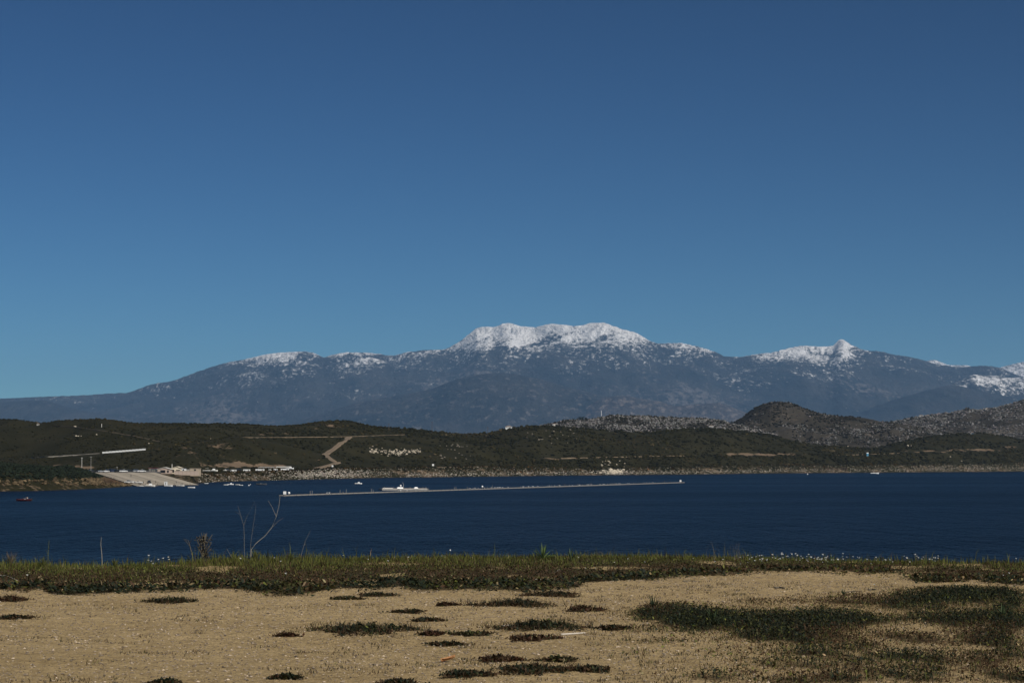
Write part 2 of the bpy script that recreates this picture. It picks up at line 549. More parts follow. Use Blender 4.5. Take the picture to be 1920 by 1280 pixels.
# ---- rocky hills ----
def scrub_mat(name, veg0, veg1, soil, rockc, vs=0.05):
    m, nt, b = nodes(name)
    v = coord(nt)
    n1 = noise(nt, v, vs*0.25, 5, 0.6); n2 = noise(nt, v, vs*2.6, 5, 0.65); n3 = noise(nt, v, vs*5, 4, 0.6)
    c = ramp(nt, n1, [(0.36, veg0), (0.64, veg1)])
    sm = ramp(nt, math_n(nt, 'ADD', attr(nt, 'bare'), math_n(nt, 'MULTIPLY', math_n(nt, 'SUBTRACT', n2, 0.5), 1.3)), [(0.42, (0, 0, 0)), (0.62, (1, 1, 1))])
    so = ramp(nt, n3, [(0.3, tuple(k*0.75 for k in soil)), (0.7, tuple(k*1.25 for k in soil))])
    c = mix(nt, sm, c, so)
    rm = ramp(nt, math_n(nt, 'ADD', attr(nt, 'rock'), math_n(nt, 'MULTIPLY', math_n(nt, 'SUBTRACT', n3, 0.5), 1.6)), [(0.5, (0, 0, 0)), (0.6, (1, 1, 1))])
    c = mix(nt, rm, c, rockc)
    nt.links.new(c, b.inputs['Base Color'])
    b.inputs['Roughness'].default_value = 0.95
    b.inputs['Specular IOR Level'].default_value = 0.1
    bump(nt, b, n2, 0.8, 1.2/vs*0.05)
    return m
ROCKH = scrub_mat('rocky_hill_ground', (0.028, 0.025, 0.018), (0.050, 0.043, 0.033), (0.10, 0.082, 0.064), (0.145, 0.128, 0.110), 0.03)
BOULD = tinted('granite', 0.9, 0.2, 0.25, 0.15)

def rocky_hill(name, pts, Yb, Yrg, yb, seed, rock=0.2, amp=16, back=500):
    a = np.array(pts, float)
    p = np.arange(a[0, 0], a[-1, 0]+2, 2.0)
    o = np.ones_like(p); s_ = sinterp(pts, p)
    f = Fan(p, [(Yb*o, np.minimum(ray_z(yb, Yb), ray_z(s_, Yrg)-4)*o, 60, 'smooth'), (Yrg*o, ray_z(s_, Yrg*o), 8, 'in'), ((Yrg+back)*o, 4*o, 1, 'lin')])
    t = np.clip(f.seg, 0, 1)
    f.Z = f.Z + np.where(f.seg <= 1, amp*np.sin(PI*t)*fbm(f.X/120, f.Y/160, 5, seed) + 1.6*t*fbm(f.X/14, f.Y/14, 3, seed+5), 0)
    f.Z = np.where(f.seg < 1, np.minimum(f.Z, ray_z(s_-0.6, f.Y)), f.Z)
    f.X = x_at(p[None], f.Y, f.Z); f.py = proj(f.X, f.Y, f.Z)[1]
    f.rockmap = rock + 0.5*fbm(f.X/90, f.Y/120, 4, seed+9)
    f.mesh(name, ROCKH, bare=0.25+0.5*fbm(f.X/70, f.Y/70, 4, seed+3), rock=np.clip(f.rockmap*0.8, -0.3, 0.55))
    return f
def granite(n, lo=0.20, hi=0.40, warm=1.0):
    v = RNG.uniform(lo, hi, (n, 1))
    return v*np.array([[1.02, 0.97, 0.92 if warm == 1 else 0.88]])*RNG.uniform(0.95, 1.05, (n, 3))
def boulders_on(f, name, n, r0, r1, thr, seed, sel=None, lo=0.2, hi=0.4):
    P, py, ppx = f.sample(n, 0.05, 1.0)
    k = fbm(P[:, 0]/90, P[:, 1]/120, 4, seed+9) + RNG.normal(0, 0.12, n) > thr
    if sel is not None: k &= sel(ppx, py)
    P = P[k]; rr = r0*(r1/r0)**(RNG.uniform(0, 1, len(P))**2.2)
    return scatter(name, P, rr, BOULD, granite(len(P), lo, hi), 0.3, 0.8, oct_=True)
HC = rocky_hill('rocky_ridge', [(960,812),(1000,803),(1030,796),(1045,793),(1065,788.5),(1085,789),(1110,786.5),(1130,783),(1150,779.5),(1180,781),(1200,780.5),(1240,782.5),(1280,784),
    (1320,786.5),(1355,790),(1372,796),(1400,803),(1460,818)], 3650, 4200, 812, 11, 0.55, 10)
HD = rocky_hill('granite_hill', [(1330,815),(1360,800),(1378,792),(1400,777),(1420,764),(1440,757),(1458,754.5),(1474,755.5),(1492,760.5),(1512,768),(1540,775.5),(1580,780.5),(1620,783.5),
    (1650,789.5),(1680,794),(1720,799.5),(1750,804),(1800,815),(1880,835)], 4150, 4650, 846, 12, 0.05, 26)
HE = rocky_hill('boulder_slope', [(1560,815),(1640,797),(1680,790.5),(1700,785.5),(1740,779),(1770,776),(1800,770),(1815,767),(1835,769),(1862,765.5),(1890,758.5),(1920,750.5),(1960,742),
    (2050,736),(2200,745),(2400,775)], 4750, 5700, 838, 13, 0.42, 18)
boulders_on(HC, 'granite_boulders', 12000, 1.0, 3.4, -0.10, 11, lo=0.08, hi=0.20)
boulders_on(HD, 'granite_boulders', 12000, 1.1, 3.4, 0.02, 12, lambda x, y: RNG.uniform(0, 1, len(x)) < np.clip((y-762)/55 + (x-1560)/500, 0.10, 1), lo=0.07, hi=0.18)
boulders_on(HE, 'granite_boulders', 17000, 1.3, 4.4, -0.14, 13, lo=0.07, hi=0.19)

# ---- the hills along the far shore ----
SHORE_Y = [(-500,903),(0,906),(240,909.5),(300,908.8),(355,908),(366,906),(380,905),(400,903.5),(440,902),(480,901),(560,899),(640,897),(720,895.3),(780,894.6),
 (880,893.4),(960,892.4),(1040,891.4),(1120,890.6),(1280,889.3),(1440,887),(1640,885.6),(1800,884.4),(1920,883.6),(2400,881.5)]
BANK = [(-500,888),(240,887.5),(300,887.5),(345,888),(380,888.5),(410,889),(440,885.5),(540,882.5),(600,880),(700,878.5),(800,877),(900,875),(960,877),(1000,877),(1100,878),(1200,877),
 (1300,875),(1440,872.5),(1600,872),(1700,870.5),(1800,870),(1920,867),(2400,866)]
MIDY = [(-500,866),(60,858.5),(190,849.5),(272,843),(330,833),(400,824.5),(480,819.5),(600,818.5),(700,816),(780,815.5),(830,822),(880,833),(930,846),(980,858),(1040,859),(1100,857),
 (1200,855),(1300,853),(1350,852.5),(1470,851.5),(1560,854),(1620,852),(1690,848.5),(1800,845.5),(1920,842),(2400,838)]
RIDGE = [(-500,800),(-200,790),(0,786.5),(30,787.5),(60,791.5),(80,793),(100,790.5),(140,787.5),(180,785.5),(210,788.5),(250,793),(300,794.5),(350,794.5),(400,793.5),(440,794.5),(480,797.5),
 (520,799.5),(550,798.5),(590,793.5),(625,790),(650,790.5),(680,796.5),(720,801),(760,803.5),(810,808.5),(860,812),(900,812.5),(930,808),(960,802),(990,799.5),(1040,800.5),(1080,803.5),
 (1120,806.5),(1160,810),(1200,810.5),(1250,807),(1300,804),(1340,803.5),(1380,806.5),(1430,814.5),(1480,824.5),(1520,832.5),(1560,836.5),(1600,839),(1635,841.5),(1660,836),(1700,826.5),
 (1750,818.5),(1790,813.5),(1830,812.5),(1870,817),(1920,825),(2000,834),(2400,840)]
px = np.arange(-500, 2401, 2.5); one = np.ones_like(px)
ysh = interp(SHORE_Y, px)
Ys = plane_at(px, ysh, 0.0)[1]
Yb = Ys + interp([(-500,110),(300,105),(370,75),(450,55),(2400,60)], px)
zb = ray_z(sinterp(BANK, px), Yb)
Yl = Yb + interp([(-500,110),(380,110),(560,60),(2400,55)], px)
def smooth(a, sg):
    k = np.exp(-0.5*(np.arange(-4*sg, 4*sg+1)/sg)**2); k /= k.sum()
    return np.convolve(np.pad(a, 4*sg, 'edge'), k, 'valid')
Yl = smooth(Yl, 26)
zl = zb + 0.4
Ym = Yl + interp([(-500,300),(480,360),(780,420),(900,260),(1000,140),(2400,150)], px)
zm = ray_z(sinterp(MIDY, px), Ym)
Yg = Ym + interp([(-500,420),(480,330),(780,200),(900,320),(1100,420),(1600,330),(2400,450)], px)
zg = ray_z(sinterp(RIDGE, px), Yg)
def nz_a(s):
    x, y, g = s.X, s.Y, s.seg
    e1 = sstep(1, 1.5, g)*sstep(2.1, 1.9, g)
    e2 = np.sin(PI*np.clip(g-3, 0, 1))
    e3 = np.sin(PI*np.clip(g-4, 0, 1))
    z = e1*0.8*fbm(x/14, y/14, 3, 2) + e2*11*(fbm(x/95, y/130, 5, 3)) + e3*11*fbm(x/130, y/170, 5, 4) + (e2*5+e3*8)*(ridged(x/150+y/420, y/500, 3, 14)-0.4)
    z += 0.5*sstep(3, 3.3, g)*sstep(5.2, 5, g)*fbm(x/6, y/9, 2, 8)
    z += 0.45*sstep(0.9, 1.0, g)*sstep(2.0, 1.3, g)*fbm(x/5, y/5, 3, 12)
    return z
HA = Fan(px, [(Ys-40, -5*one, 4, 'lin'), (Ys, 0*one, 16, 'lin'), (Yb, zb, 5, 'smooth'), (Yl, zl, 36, 'smooth'), (Ym, zm, 44, 'out'), (Yg, zg, 6, 'in'),
              (Yg+350, zg-22, 2, 'lin'), (Yg+900, 2*one, 1, 'lin'), (45000*one, 2*one, 1, 'lin')], nz_a)
HA.Z = np.where((HA.seg > 2) & (HA.seg < 5), np.minimum(HA.Z, ray_z(sinterp(RIDGE, px)-0.3, HA.Y)), HA.Z)
HA.py = proj(HA.X, HA.Y, HA.Z)[1]
HILLM = scrub_mat('chaparral_ground', (0.015, 0.0145, 0.005), (0.027, 0.024, 0.010), (0.16, 0.115, 0.075), (0.27, 0.245, 0.21), 0.09)
def blob(f, cx, cy, rx, ry):
    return np.exp(-(((f.px[None]-cx)/rx)**2 + ((f.py-cy)/ry)**2))
def bare_map(f):
    g = f.seg
    b = -0.25 + 0.28*fbm(f.X/60, f.Y/90, 4, 31)
    bank = sstep(0.9, 1.0, g)*sstep(2.15, 1.75, g)
    b = b + bank*(0.62 + 0.25*fbm(f.X/25, f.Y/25, 3, 5))
    terr = sstep(1.9, 2.05, g)*sstep(3.1, 2.95, g)
    b = b + terr*interp([(-500,.9),(360,.9),(520,.8),(600,.35),(1000,.25),(2400,.2)], f.px)[None]
    for c in [(440,872.5,62,5.5,1.5),(520,874.5,45,3.5,1.2),(235,878,70,4,.5),(460,836,150,26,.26),(1900,850,80,10,.15),(120,875,60,5,1.3),(60,876,40,6,1.0),(1410,852,70,3.2,1.2),(1350,851,40,2.5,.6),(1040,860,50,4,.9),(1100,857,40,3,.5),(1735,846,55,3.0,1.2),(1840,843,60,3.0,1.2),(1890,838,30,4,.6),
              (600,862,30,4,.5),(745,860,40,3.5,.7),(670,862,40,3,.5),(560,803,60,7,.5),(620,797,60,6,.45),(500,813,60,4,.6),(700,812,90,3,.5),(1632,842,7,4,1.2),
              (400,845,110,22,.20),(330,850,70,16,.18),(560,835,70,14,.16),(640,798,60,6,.2),(1060,815,60,8,.2),(900,845,80,12,.15),(1230,853.5,90,2.4,.7),(1490,851.5,60,2.6,.9),(1150,856,60,2.5,.5),(140,800,30,2.2,.55),(190,807,40,2.2,.45),(250,818,40,3,.35),(100,797,14,2,.5),(450,850,120,14,.22),(300,835,60,20,.2)]:
        b = b + c[4]*blob(f, *c[:4])*np.clip(0.75+1.5*fbm(f.X/22, f.Y/40, 3, 66), 0, 1.3)
    b = b + 0.30*np.clip(fbm(f.X/26, f.Y/60, 4, 68), -0.3, 0.6)*sstep(3, 3.2, g)*interp([(-500,.3),(260,.4),(330,1.2),(640,1.2),(760,.7),(2400,.7)], f.px)[None]
    return b
rk = -0.25 + 0.2*fbm(HA.X/40, HA.Y/40, 4, 55)
for c in [(620,889,90,8,.55),(560,892,60,6,.3),(900,889,260,5,.4),(735,847,45,6,.25),(1150,885,22,6,.9),(1145,880,15,6,.3),(1780,876,130,8,.45),(1600,880,80,5,.3),(840,847,30,10,.2),(870,842,30,10,.18),(400,897,40,6,.3),(500,893,60,5,.25)]:
    rk = rk + c[4]*blob(HA, *c[:4])
HA.mesh('lakeshore_hills', HILLM, bare=bare_map(HA), rock=rk)

# dark wooded spur before the boat ramp
px = np.arange(-500, 262, 2.5); one = np.ones_like(px)
ysp = interp([(-500,927),(0,920.5),(60,920),(140,917.5),(200,914.5),(235,912),(252,910.8),(262,910.3)], px)
Ysp = plane_at(px, ysp, 0.0)[1]
top = sinterp([(-500,852),(-100,864),(0,869),(50,874.5),(100,876.5),(125,875.5),(150,880.5),(170,887),(185,892.5),(200,898),(215,903.5),(232,908),(250,910.4),(262,910.2)], px)
bkl = interp([(-500,903),(0,902),(100,902),(170,904),(205,908),(232,910.5),(262,910.3)], px)
HB = Fan(px, [(Ysp-25, -4*one, 3, 'lin'), (Ysp, 0*one, 10, 'lin'), (Ysp+22, np.maximum(ray_z(bkl, Ysp+22), 0.1), 24, 'out'), (Ysp+90, np.maximum(ray_z(top, Ysp+90), 0.05), 5, 'in'), (Ysp+170, 1*one, 2, 'lin'), (Ysp+200, -4*one, 1, 'lin')],
    lambda s: 1.3*np.sin(PI*np.clip((s.seg-1)/2, 0, 1))*fbm(s.X/22, s.Y/22, 4, 3)*np.clip(s.Z/6, 0, 1))
HB.mesh('wooded_spur', HILLM, bare=0.66*sstep(2.35, 1.8, HB.seg) - 0.3 + 0.2*fbm(HB.X/20, HB.Y/20, 3, 4), rock=-0.3+0*HB.X)

# roads draped over the hills
DIRT = paint('packed_dirt', (0.17, 0.125, 0.08), 0.95, 0.15, 0.25)
def road(f, pts, w, label=None, lift=0.7, m=DIRT, name='dirt_road'):
    P = []
    for (a, b) in zip(pts[:-1], pts[1:]):
        n = max(2, int(math.hypot(b[0]-a[0], b[1]-a[1])/3))
        for i in range(n):
            t = i/n
            P.append(f.at(a[0]+(b[0]-a[0])*t, a[1]+(b[1]-a[1])*t))
    P.append(f.at(*pts[-1]))
    for _ in range(3):
        P = [P[0]] + [(P[i-1]+P[i]*2+P[i+1])/4 for i in range(1, len(P)-1)] + [P[-1]]
    V, Fc = [], []
    for i, p in enumerate(P):
        t = P[min(i+1, len(P)-1)]-P[max(i-1, 0)]; t.z = 0; t.normalize()
        nrm = Vector((t.y, -t.x, 0))
        for s_, dz in ((-1, -1.2), (-0.8, 0), (0.8, 0), (1, -1.2)):
            ww = w*(0.5+0.08*gnoise(np.array(i*0.31), np.array(s_*7.0)).item())
            q = p + nrm*(ww*s_); V.append((q.x, q.y, p.z+lift+dz))
        if i:
            k = 4*i
            for j in range(3): Fc.append((k-4+j, k-3+j, k+1+j, k+j))
    o = MB().add(V, Fc).build(name, m); o['kind'] = 'structure'
    return o
road(HA, [(655,819.5),(645,826),(634,834),(622,843),(610,852)], 7)
road(HA, [(609,851.5),(612,857),(620,862),(629,867),(634,868)], 7.5)
road(HA, [(634,867),(622,871),(606,875),(590,878.5)], 6)
road(HA, [(455,819.7),(520,819.6),(600,818.8),(655,818.2),(700,816.5),(760,814.5)], 3.6, lift=0.25)
road(HA, [(600,878.5),(680,877.3),(760,876.6),(840,875.7),(900,874.6),(960,875.2)], 9, lift=0.3)
road(HA, [(1050,859),(1120,857.2),(1200,855.6),(1280,854)], 6, lift=0.4)
road(HA, [(1545,853),(1600,852.3),(1650,850.5),(1690,849)], 6, lift=0.4)
TRAIL = paint('trail_dirt', (0.075, 0.056, 0.034), 0.95, 0.15, 0.3)
road(HA, [(100,797.5),(140,800.5),(200,808.5),(250,817),(300,828)], 3.2, lift=0.3, m=TRAIL)
road(HA, [(62,858),(130,853.8),(192,849.6)], 6, lift=0.4, m=paint('grey_gravel', (0.20, 0.18, 0.15), 0.95, 0.2, 0.2))

# chaparral bushes over the hills (nobody could count them)
BUSHM = tinted('chaparral_leaf', 0.9, 0.6, 0.35, 0.1)
def bush_tint(n, P, red=0.12):
    base = np.array([[0.013, 0.0125, 0.004], [0.020, 0.0185, 0.006], [0.036, 0.029, 0.0115], [0.074, 0.058, 0.031]])
    k = np.clip((fbm(P[:, 0]/120, P[:, 1]/160, 3, 71)+0.5)*2.2 + RNG.normal(0, 0.55, n), 0, 3.999)
    return base[k.astype(int)]*RNG.uniform(0.7, 1.25, (n, 1))
P, py, ppx = HA.sample(34000, 3.02, 4.98, (-60, 1980))
keep = (fbm(P[:, 0]/26, P[:, 1]/40, 3, 44) + 0.9*fbm(P[:, 0]/140, P[:, 1]/220, 3, 46) + RNG.normal(0, .25, len(P)) > -0.12)
hit = np.zeros(len(P), bool)
for pts, w in [([(655,819.5),(634,834),(610,852)], 4), ([(609,851.5),(620,862),(634,868)], 4), ([(634,867),(606,875)], 3), ([(455,820.5),(655,819.5),(760,815.5)], 2.2), ([(62,859),(192,850.5),(275,843.5)], 3.5)]:
    for a, b in zip(pts[:-1], pts[1:]):
        a = np.array(a); b = np.array(b); d = b-a
        q = np.c_[ppx, py]-a; t = np.clip((q@d)/(d@d), 0, 1)
        hit |= np.hypot(*(q-t[:, None]*d).T) < w
for cx, cy, rx, ry in [(1410,852,72,3.2),(1040,860,50,3.5),(1735,846,50,3),(1840,843,60,3),(740,846,50,7),(440,872,55,8),(520,873,50,5),(120,875,60,6),(1626,848,7,8)]:
    hit |= ((ppx-cx)/rx)**2 + ((py-cy)/ry)**2 < RNG.uniform(0.5, 1.1, len(P))
P = P[keep & ~hit]
rad = np.interp(P[:, 0], [-420, -260, -150], [0.62, 0.8, 1.0])*(0.55+1.9*RNG.uniform(0, 1, len(P))**2.2)*(P[:, 1]/2300)**0.6
scatter('chaparral', P, rad, BUSHM, bush_tint(len(P), P), 0.35, 0.7)
P, py, ppx = HA.sample(3600, 1.35, 3.0, (380, 1980))
keep = fbm(P[:, 0]/22, P[:, 1]/22, 3, 45) + RNG.normal(0, .2, len(P)) > np.interp(py-interp(BANK, ppx), [-3, 4, 10, 16], [-0.25, 0.0, 0.35, 0.6])
P = P[keep]
t_ = bush_tint(len(P), P); t_[RNG.uniform(0, 1, len(P)) < 0.3] *= np.array([1.7, 1.1, 0.9])
scatter('bank_scrub', P, RNG.uniform(0.6, 1.6, len(P)), BUSHM, t_, 0.35, 0.75)
P, py, ppx = HB.sample(2600, 1.5, 3.4, (-100, 245))
keep = RNG.uniform(0, 1, len(P)) < np.interp(HB.py.min(0)[np.clip(((ppx+500)/2.5).astype(int), 0, HB.py.shape[1]-1)]-py, [-40, -24, -18], [0.1, 0.3, 1.0])
P = P[keep]
t_ = np.array([[0.010, 0.014, 0.008]])*RNG.uniform(0.6, 1.5, (len(P), 1))
lowb = P[:, 2] < 5; t_[lowb] = np.array([[0.11, 0.08, 0.045]])*RNG.uniform(0.5, 1.3, (lowb.sum(), 1))
scatter('spur_scrub', P, RNG.uniform(0.5, 1.4, len(P)), BUSHM, t_, 0.35, 0.75)
for f_, nm in ((HC, 1), (HD, 2), (HE, 3)):
    P, py, ppx = f_.sample(4200, 0.1, 1.0)
    P = P[fbm(P[:, 0]/60, P[:, 1]/80, 3, 47+nm) > -0.15]
    scatter('hill_scrub', P, RNG.uniform(1.2, 3.6, len(P)), BUSHM, np.array([[0.022, 0.020, 0.013]])*RNG.uniform(0.55, 1.3, (len(P), 1)), 0.35, 0.75, oct_=True)

# shoreline rubble
P, py, ppx = HA.sample(14000, 1.0, 1.95, (372, 1980))
dens = 0.18 + 0.8*np.exp(-((ppx-620)/80)**2)*np.exp(-((py-888)/8)**2) + 0.45*np.exp(-((py-interp(SHORE_Y, ppx)+4)/3.5)**2)*(ppx > 760) \
     + 1.2*np.exp(-((ppx-1150)/22)**2)*np.exp(-((py-885.5)/4)**2) + 0.45*np.exp(-((ppx-1790)/130)**2)*np.exp(-((py-875.5)/4)**2)
k = RNG.uniform(0, 1, len(P)) < dens
P = P[k]; dd = dens[k]
gt = granite(len(P), 0.12, 0.42)*np.array([[1.05, 0.98, 0.86]])
scatter('shore_rubble', P, RNG.uniform(0.25, 0.8, len(P))*(0.8+0.7*np.clip(dd, 0, 1)), BOULD, gt, 0.3, 0.75, oct_=True)

# ---- lake ----
m, nt, b = nodes('lake_water')
v = coord(nt)
vs = coord(nt, (0.25, 1.0, 1.0))
st = coord(nt, (0.0012, 0.006, 1.0))
stripes = noise(nt, st, 1.0, 3, 0.5)
b.inputs['IOR'].default_value = 1.33
b.inputs['Specular IOR Level'].default_value = 0.09
nt.links.new(ramp(nt, stripes, [(0.42, (0.0010, 0.004, 0.012)), (0.62, (0.0016, 0.006, 0.017))]), b.inputs['Base Color'])
rr = N(nt, 'ShaderNodeMapRange')
nt.links.new(stripes, rr.inputs[0])
for i, k in ((1, .35), (2, .7), (3, .36), (4, .30)): rr.inputs[i].default_value = k
nt.links.new(rr.outputs[0], b.inputs['Roughness'])
h = math_n(nt, 'ADD', noise(nt, coord(nt, (0.75, 0.13, 1)), 1.0, 3, 0.6), math_n(nt, 'MULTIPLY', noise(nt, coord(nt, (0.12, 0.026, 1)), 1.0, 4, 0.65), 2.4))
h = math_n(nt, 'ADD', h, math_n(nt, 'MULTIPLY', noise(nt, coord(nt, (1.8, 0.35, 1)), 1.0, 2, 0.6), 0.45))
bump(nt, b, h, 1.0, 3.2)
LAKE = m
xs = np.array([-9000, 9000.]); ysv = np.array([25, 6000.])
me = np_mesh('lake', [(-9000, 25, 0), (9000, 25, 0), (9000, 4300, 0), (-9000, 4300, 0)], [np.array([[0, 1, 2, 3]])])
lake = link('lake', me, LAKE); lake['kind'] = 'structure'

# ---- foreground shore ----
def axis(lo, hi, step, far, g=1.35):
    a = list(np.arange(lo, hi+1e-6, step)); s_ = step
    while a[-1] < far[1]: s_ *= g; a.append(a[-1]+s_)
    s_ = step
    while a[0] > far[0]: s_ *= g; a.insert(0, a[0]-s_)
    return np.array(a)
CREST = [(-400,1058),(0,1057),(180,1060),(300,1057),(440,1050),(640,1048),(900,1046),(1130,1044),(1280,1044),(1400,1045),(1560,1049),(1700,1053),(1920,1057),(2300,1060)]
_cx, _cy = plane_at(np.array([c[0] for c in CREST], float), np.array([c[1] for c in CREST], float), GZ)
def gz(x, y):
    yc = np.interp(x, _cx, _cy)
    d = y - yc
    z = GZ + 0.035*fbm(x/3.0, y/3.0, 3, 1) + 0.012*fbm(x/0.5, y/0.5, 3, 2)
    z = z - np.where(d > -0.6, 0.30*np.clip(d+0.6, 0, None)**2/(np.clip(d+0.6, 0, None)+1.5), 0)
    return np.maximum(z, -4.0)
STRIP = [(-300,1108),(0,1108),(60,1108),(75,1103),(100,1115),(170,1116),(240,1110),(300,1108),(360,1105),(450,1107),(520,1114),(600,1114),(640,1106),(700,1105),(740,1100),(800,1109),(870,1106),(940,1104),(1000,1108),
 (1050,1104),(1085,1098),(1110,1092),(1160,1088),(1230,1084),(1280,1079),(1340,1078),(1420,1074),(1480,1072),(1560,1073),(1640,1076),(1690,1078),(1720,1090),(1800,1092),(1830,1088),(1880,1096),(1920,1093),(2300,1095)]
# green patches in the right part of the sand: centre, radii (photo px), strength
COVER = [(1240,1150,55,16,1.0),(1300,1160,70,22,1.3),(1370,1165,50,16,1.0),(1450,1165,80,18,.95),(1540,1160,70,18,1.0),(1600,1165,60,12,.8),(1500,1190,90,16,.8),(1440,1128,70,10,.4),(1560,1126,60,9,.5),
 (1650,1130,70,14,.6),(1740,1122,70,18,.9),(1810,1112,50,12,1.1),(1880,1120,60,18,1.0),(1720,1160,80,14,.6),(1800,1160,60,18,.8),(1890,1165,50,24,1.1),(1680,1195,120,14,.5),(1830,1200,90,16,.55),(1880,1230,70,30,.55),
 (1560,1215,120,14,.40),(1450,1250,110,18,.42),(1620,1250,110,22,.40),(1760,1250,110,22,.45),(1200,1180,60,9,.35),(1320,1225,60,12,.28),(1180,1230,70,14,.18),(1400,1195,120,12,.4),(1900,1275,60,20,.6),(1340,1272,70,12,.4),(1640,1275,160,14,.5),(1480,1225,90,10,.45),(1250,1205,90,8,.35),(1700,1230,140,10,.5),(1180,1268,60,10,.35),(1500,1280,120,12,.45)]
def veg_density(x, y):
    """plant cover 0..1 over the shore, and whether the point is in the grass strip"""
    ppx, py = proj(x, y, np.full_like(x, GZ))
    w = 7*fbm(x/0.8, y/1.2, 3, 15) + 7*fbm(x/0.22, y/0.4, 3, 18)
    front = interp(STRIP, ppx) + w*0.8
    strip = sstep(-7, 8, front-py)
    c = np.zeros_like(x)
    for cx, cy, rx, ry, s_ in COVER:
        c = c + s_*np.exp(-(((ppx-cx)/rx)**2+((py-cy)/ry)**2)*1.1)
    c = np.clip(1.2*c + 1.3*np.clip(c, 0, .8)*fbm(x/0.42, y/0.8, 4, 16) - 0.07, 0, 1)
    return np.maximum(strip, 0), np.clip(c, 0, 1), ppx, py
gxs = axis(-11, 11, 0.075, (-4000, 4000)); gys = axis(12.5, 38, 0.085, (-4000, 70), 1.3)
GX, GY = np.meshgrid(gxs, gys)
s_, c_, _, _ = veg_density(GX, np.maximum(GY, 3))
bald = sstep(0.12, 0.38, fbm(GX/1.3, GY/2.2, 4, 52))
veg = np.clip(np.maximum(s_*(1-0.75*bald), 0.85*c_), 0, 1)
veg = np.where(GY < 6, 0.0, veg)
GZm = gz(GX, GY)
r, c = GX.shape
i = (np.arange(r-1)[:, None]*c + np.arange(c-1)[None]).ravel()
me = np_mesh('sandy_shore', np.stack([GX, GY, GZm], -1).reshape(-1, 3), [np.stack([i, i+1, i+c+1, i+c], -1)], True)
set_attr(me, 'veg', veg.ravel())
m, nt, b = nodes('decomposed_granite_sand')
v = coord(nt)
big = noise(nt, v, 0.7, 4, 0.6); med = noise(nt, v, 9, 5, 0.7); fin = noise(nt, v, 34, 5, 0.8)
c0 = ramp(nt, big, [(0.3, (0.445, 0.33, 0.170)), (0.7, (0.55, 0.415, 0.225))])
c1 = mix(nt, 1.0, c0, ramp(nt, med, [(0.32, (0.70, 0.67, 0.62)), (0.66, (1.18, 1.16, 1.13))]), 'MULTIPLY')
c2 = mix(nt, 1.0, c1, ramp(nt, fin, [(0.36, (0.36, 0.33, 0.29)), (0.48, (0.95, 0.95, 0.95)), (0.60, (1.08, 1.08, 1.08)), (0.70, (1.7, 1.66, 1.6))]), 'MULTIPLY')
soil = ramp(nt, med, [(0.35, (0.050, 0.036, 0.018)), (0.65, (0.105, 0.076, 0.042))])
vm = ramp(nt, math_n(nt, 'ADD', attr(nt, 'veg'), math_n(nt, 'MULTIPLY', math_n(nt, 'SUBTRACT', med, 0.5), 0.9)), [(0.35, (0, 0, 0)), (0.75, (1, 1, 1))])
nt.links.new(mix(nt, vm, c2, soil), b.inputs['Base Color'])
b.inputs['Roughness'].default_value = 0.95
b.inputs['Specular IOR Level'].default_value = 0.1
bump(nt, b, math_n(nt, 'ADD', fin, math_n(nt, 'MULTIPLY', med, 1.5)), 1.0, 0.03)
ground = link('sandy_shore', me, m); ground['kind'] = 'structure'

def on_ground(px, py):
    p = plane_at(float(px), float(py), GZ)
    return Vector((p[0], p[1], float(gz(np.array(p[0]), np.array(p[1])))))

# gravel grains strewn over the sand
n = 76000
gxp = RNG.uniform(-9.5, 9.5, n); gyp = 12.8 + 19*RNG.uniform(0, 1, n)**1.25
s_, c_, _, _ = veg_density(gxp, gyp)
k = (s_ < 0.5) & (c_ < RNG.uniform(0.1, 0.7, n)) & (np.abs(gxp) < gyp*0.30+0.5)
gxp, gyp = gxp[k], gyp[k]
P = np.stack([gxp, gyp, gz(gxp, gyp)+0.001], -1)
gt = np.where(RNG.uniform(0, 1, (len(P), 1)) < 0.22, RNG.uniform(0.40, 0.56, (len(P), 1)), RNG.uniform(0.10, 0.36, (len(P), 1)))*np.array([[1.0, 0.80, 0.58]])
scatter('gravel', P, 0.0055*(2.9)**(RNG.uniform(0, 1, len(P))**2.6), tinted('gravel_grain', 0.9, 8, 0.2, 0.15), gt, 0.3, 0.6, sink=0.3, oct_=True)

# ---- plants: blades and leaves as joined leaf-sized faces ----
def blades(P, h, w, tint, lean=0.45, rnd=RNG):
    """curved tapering blades -> verts (n,5,3), faces"""
    n = len(P)
    a = rnd.uniform(0, 2*PI, n); la = rnd.uniform(0, 2*PI, n)
    L = (lean*rnd.uniform(0.15, 1.2, n))*h
    ux, uy = np.cos(a)*w*0.5, np.sin(a)*w*0.5
    lx, ly = np.cos(la)*L, np.sin(la)*L
    V = np.zeros((n, 5, 3))
    for j, (s_, t, tz) in enumerate([(-1, 0, 0), (1, 0, 0), (-0.75, 0.33, 0.6), (0.75, 0.33, 0.6), (0, 1, 1)]):
        V[:, j, 0] = P[:, 0] + s_*ux + lx*t
        V[:, j, 1] = P[:, 1] + s_*uy + ly*t
        V[:, j, 2] = P[:, 2] + h*tz*(1-0.25*(t**2)*lean)
    b_ = 5*np.arange(n)[:, None]
    return V.reshape(-1, 3), [b_+np.array([[0, 1, 3, 2]]), b_+np.array([[2, 3, 4]])], np.repeat(tint, 5, 0)
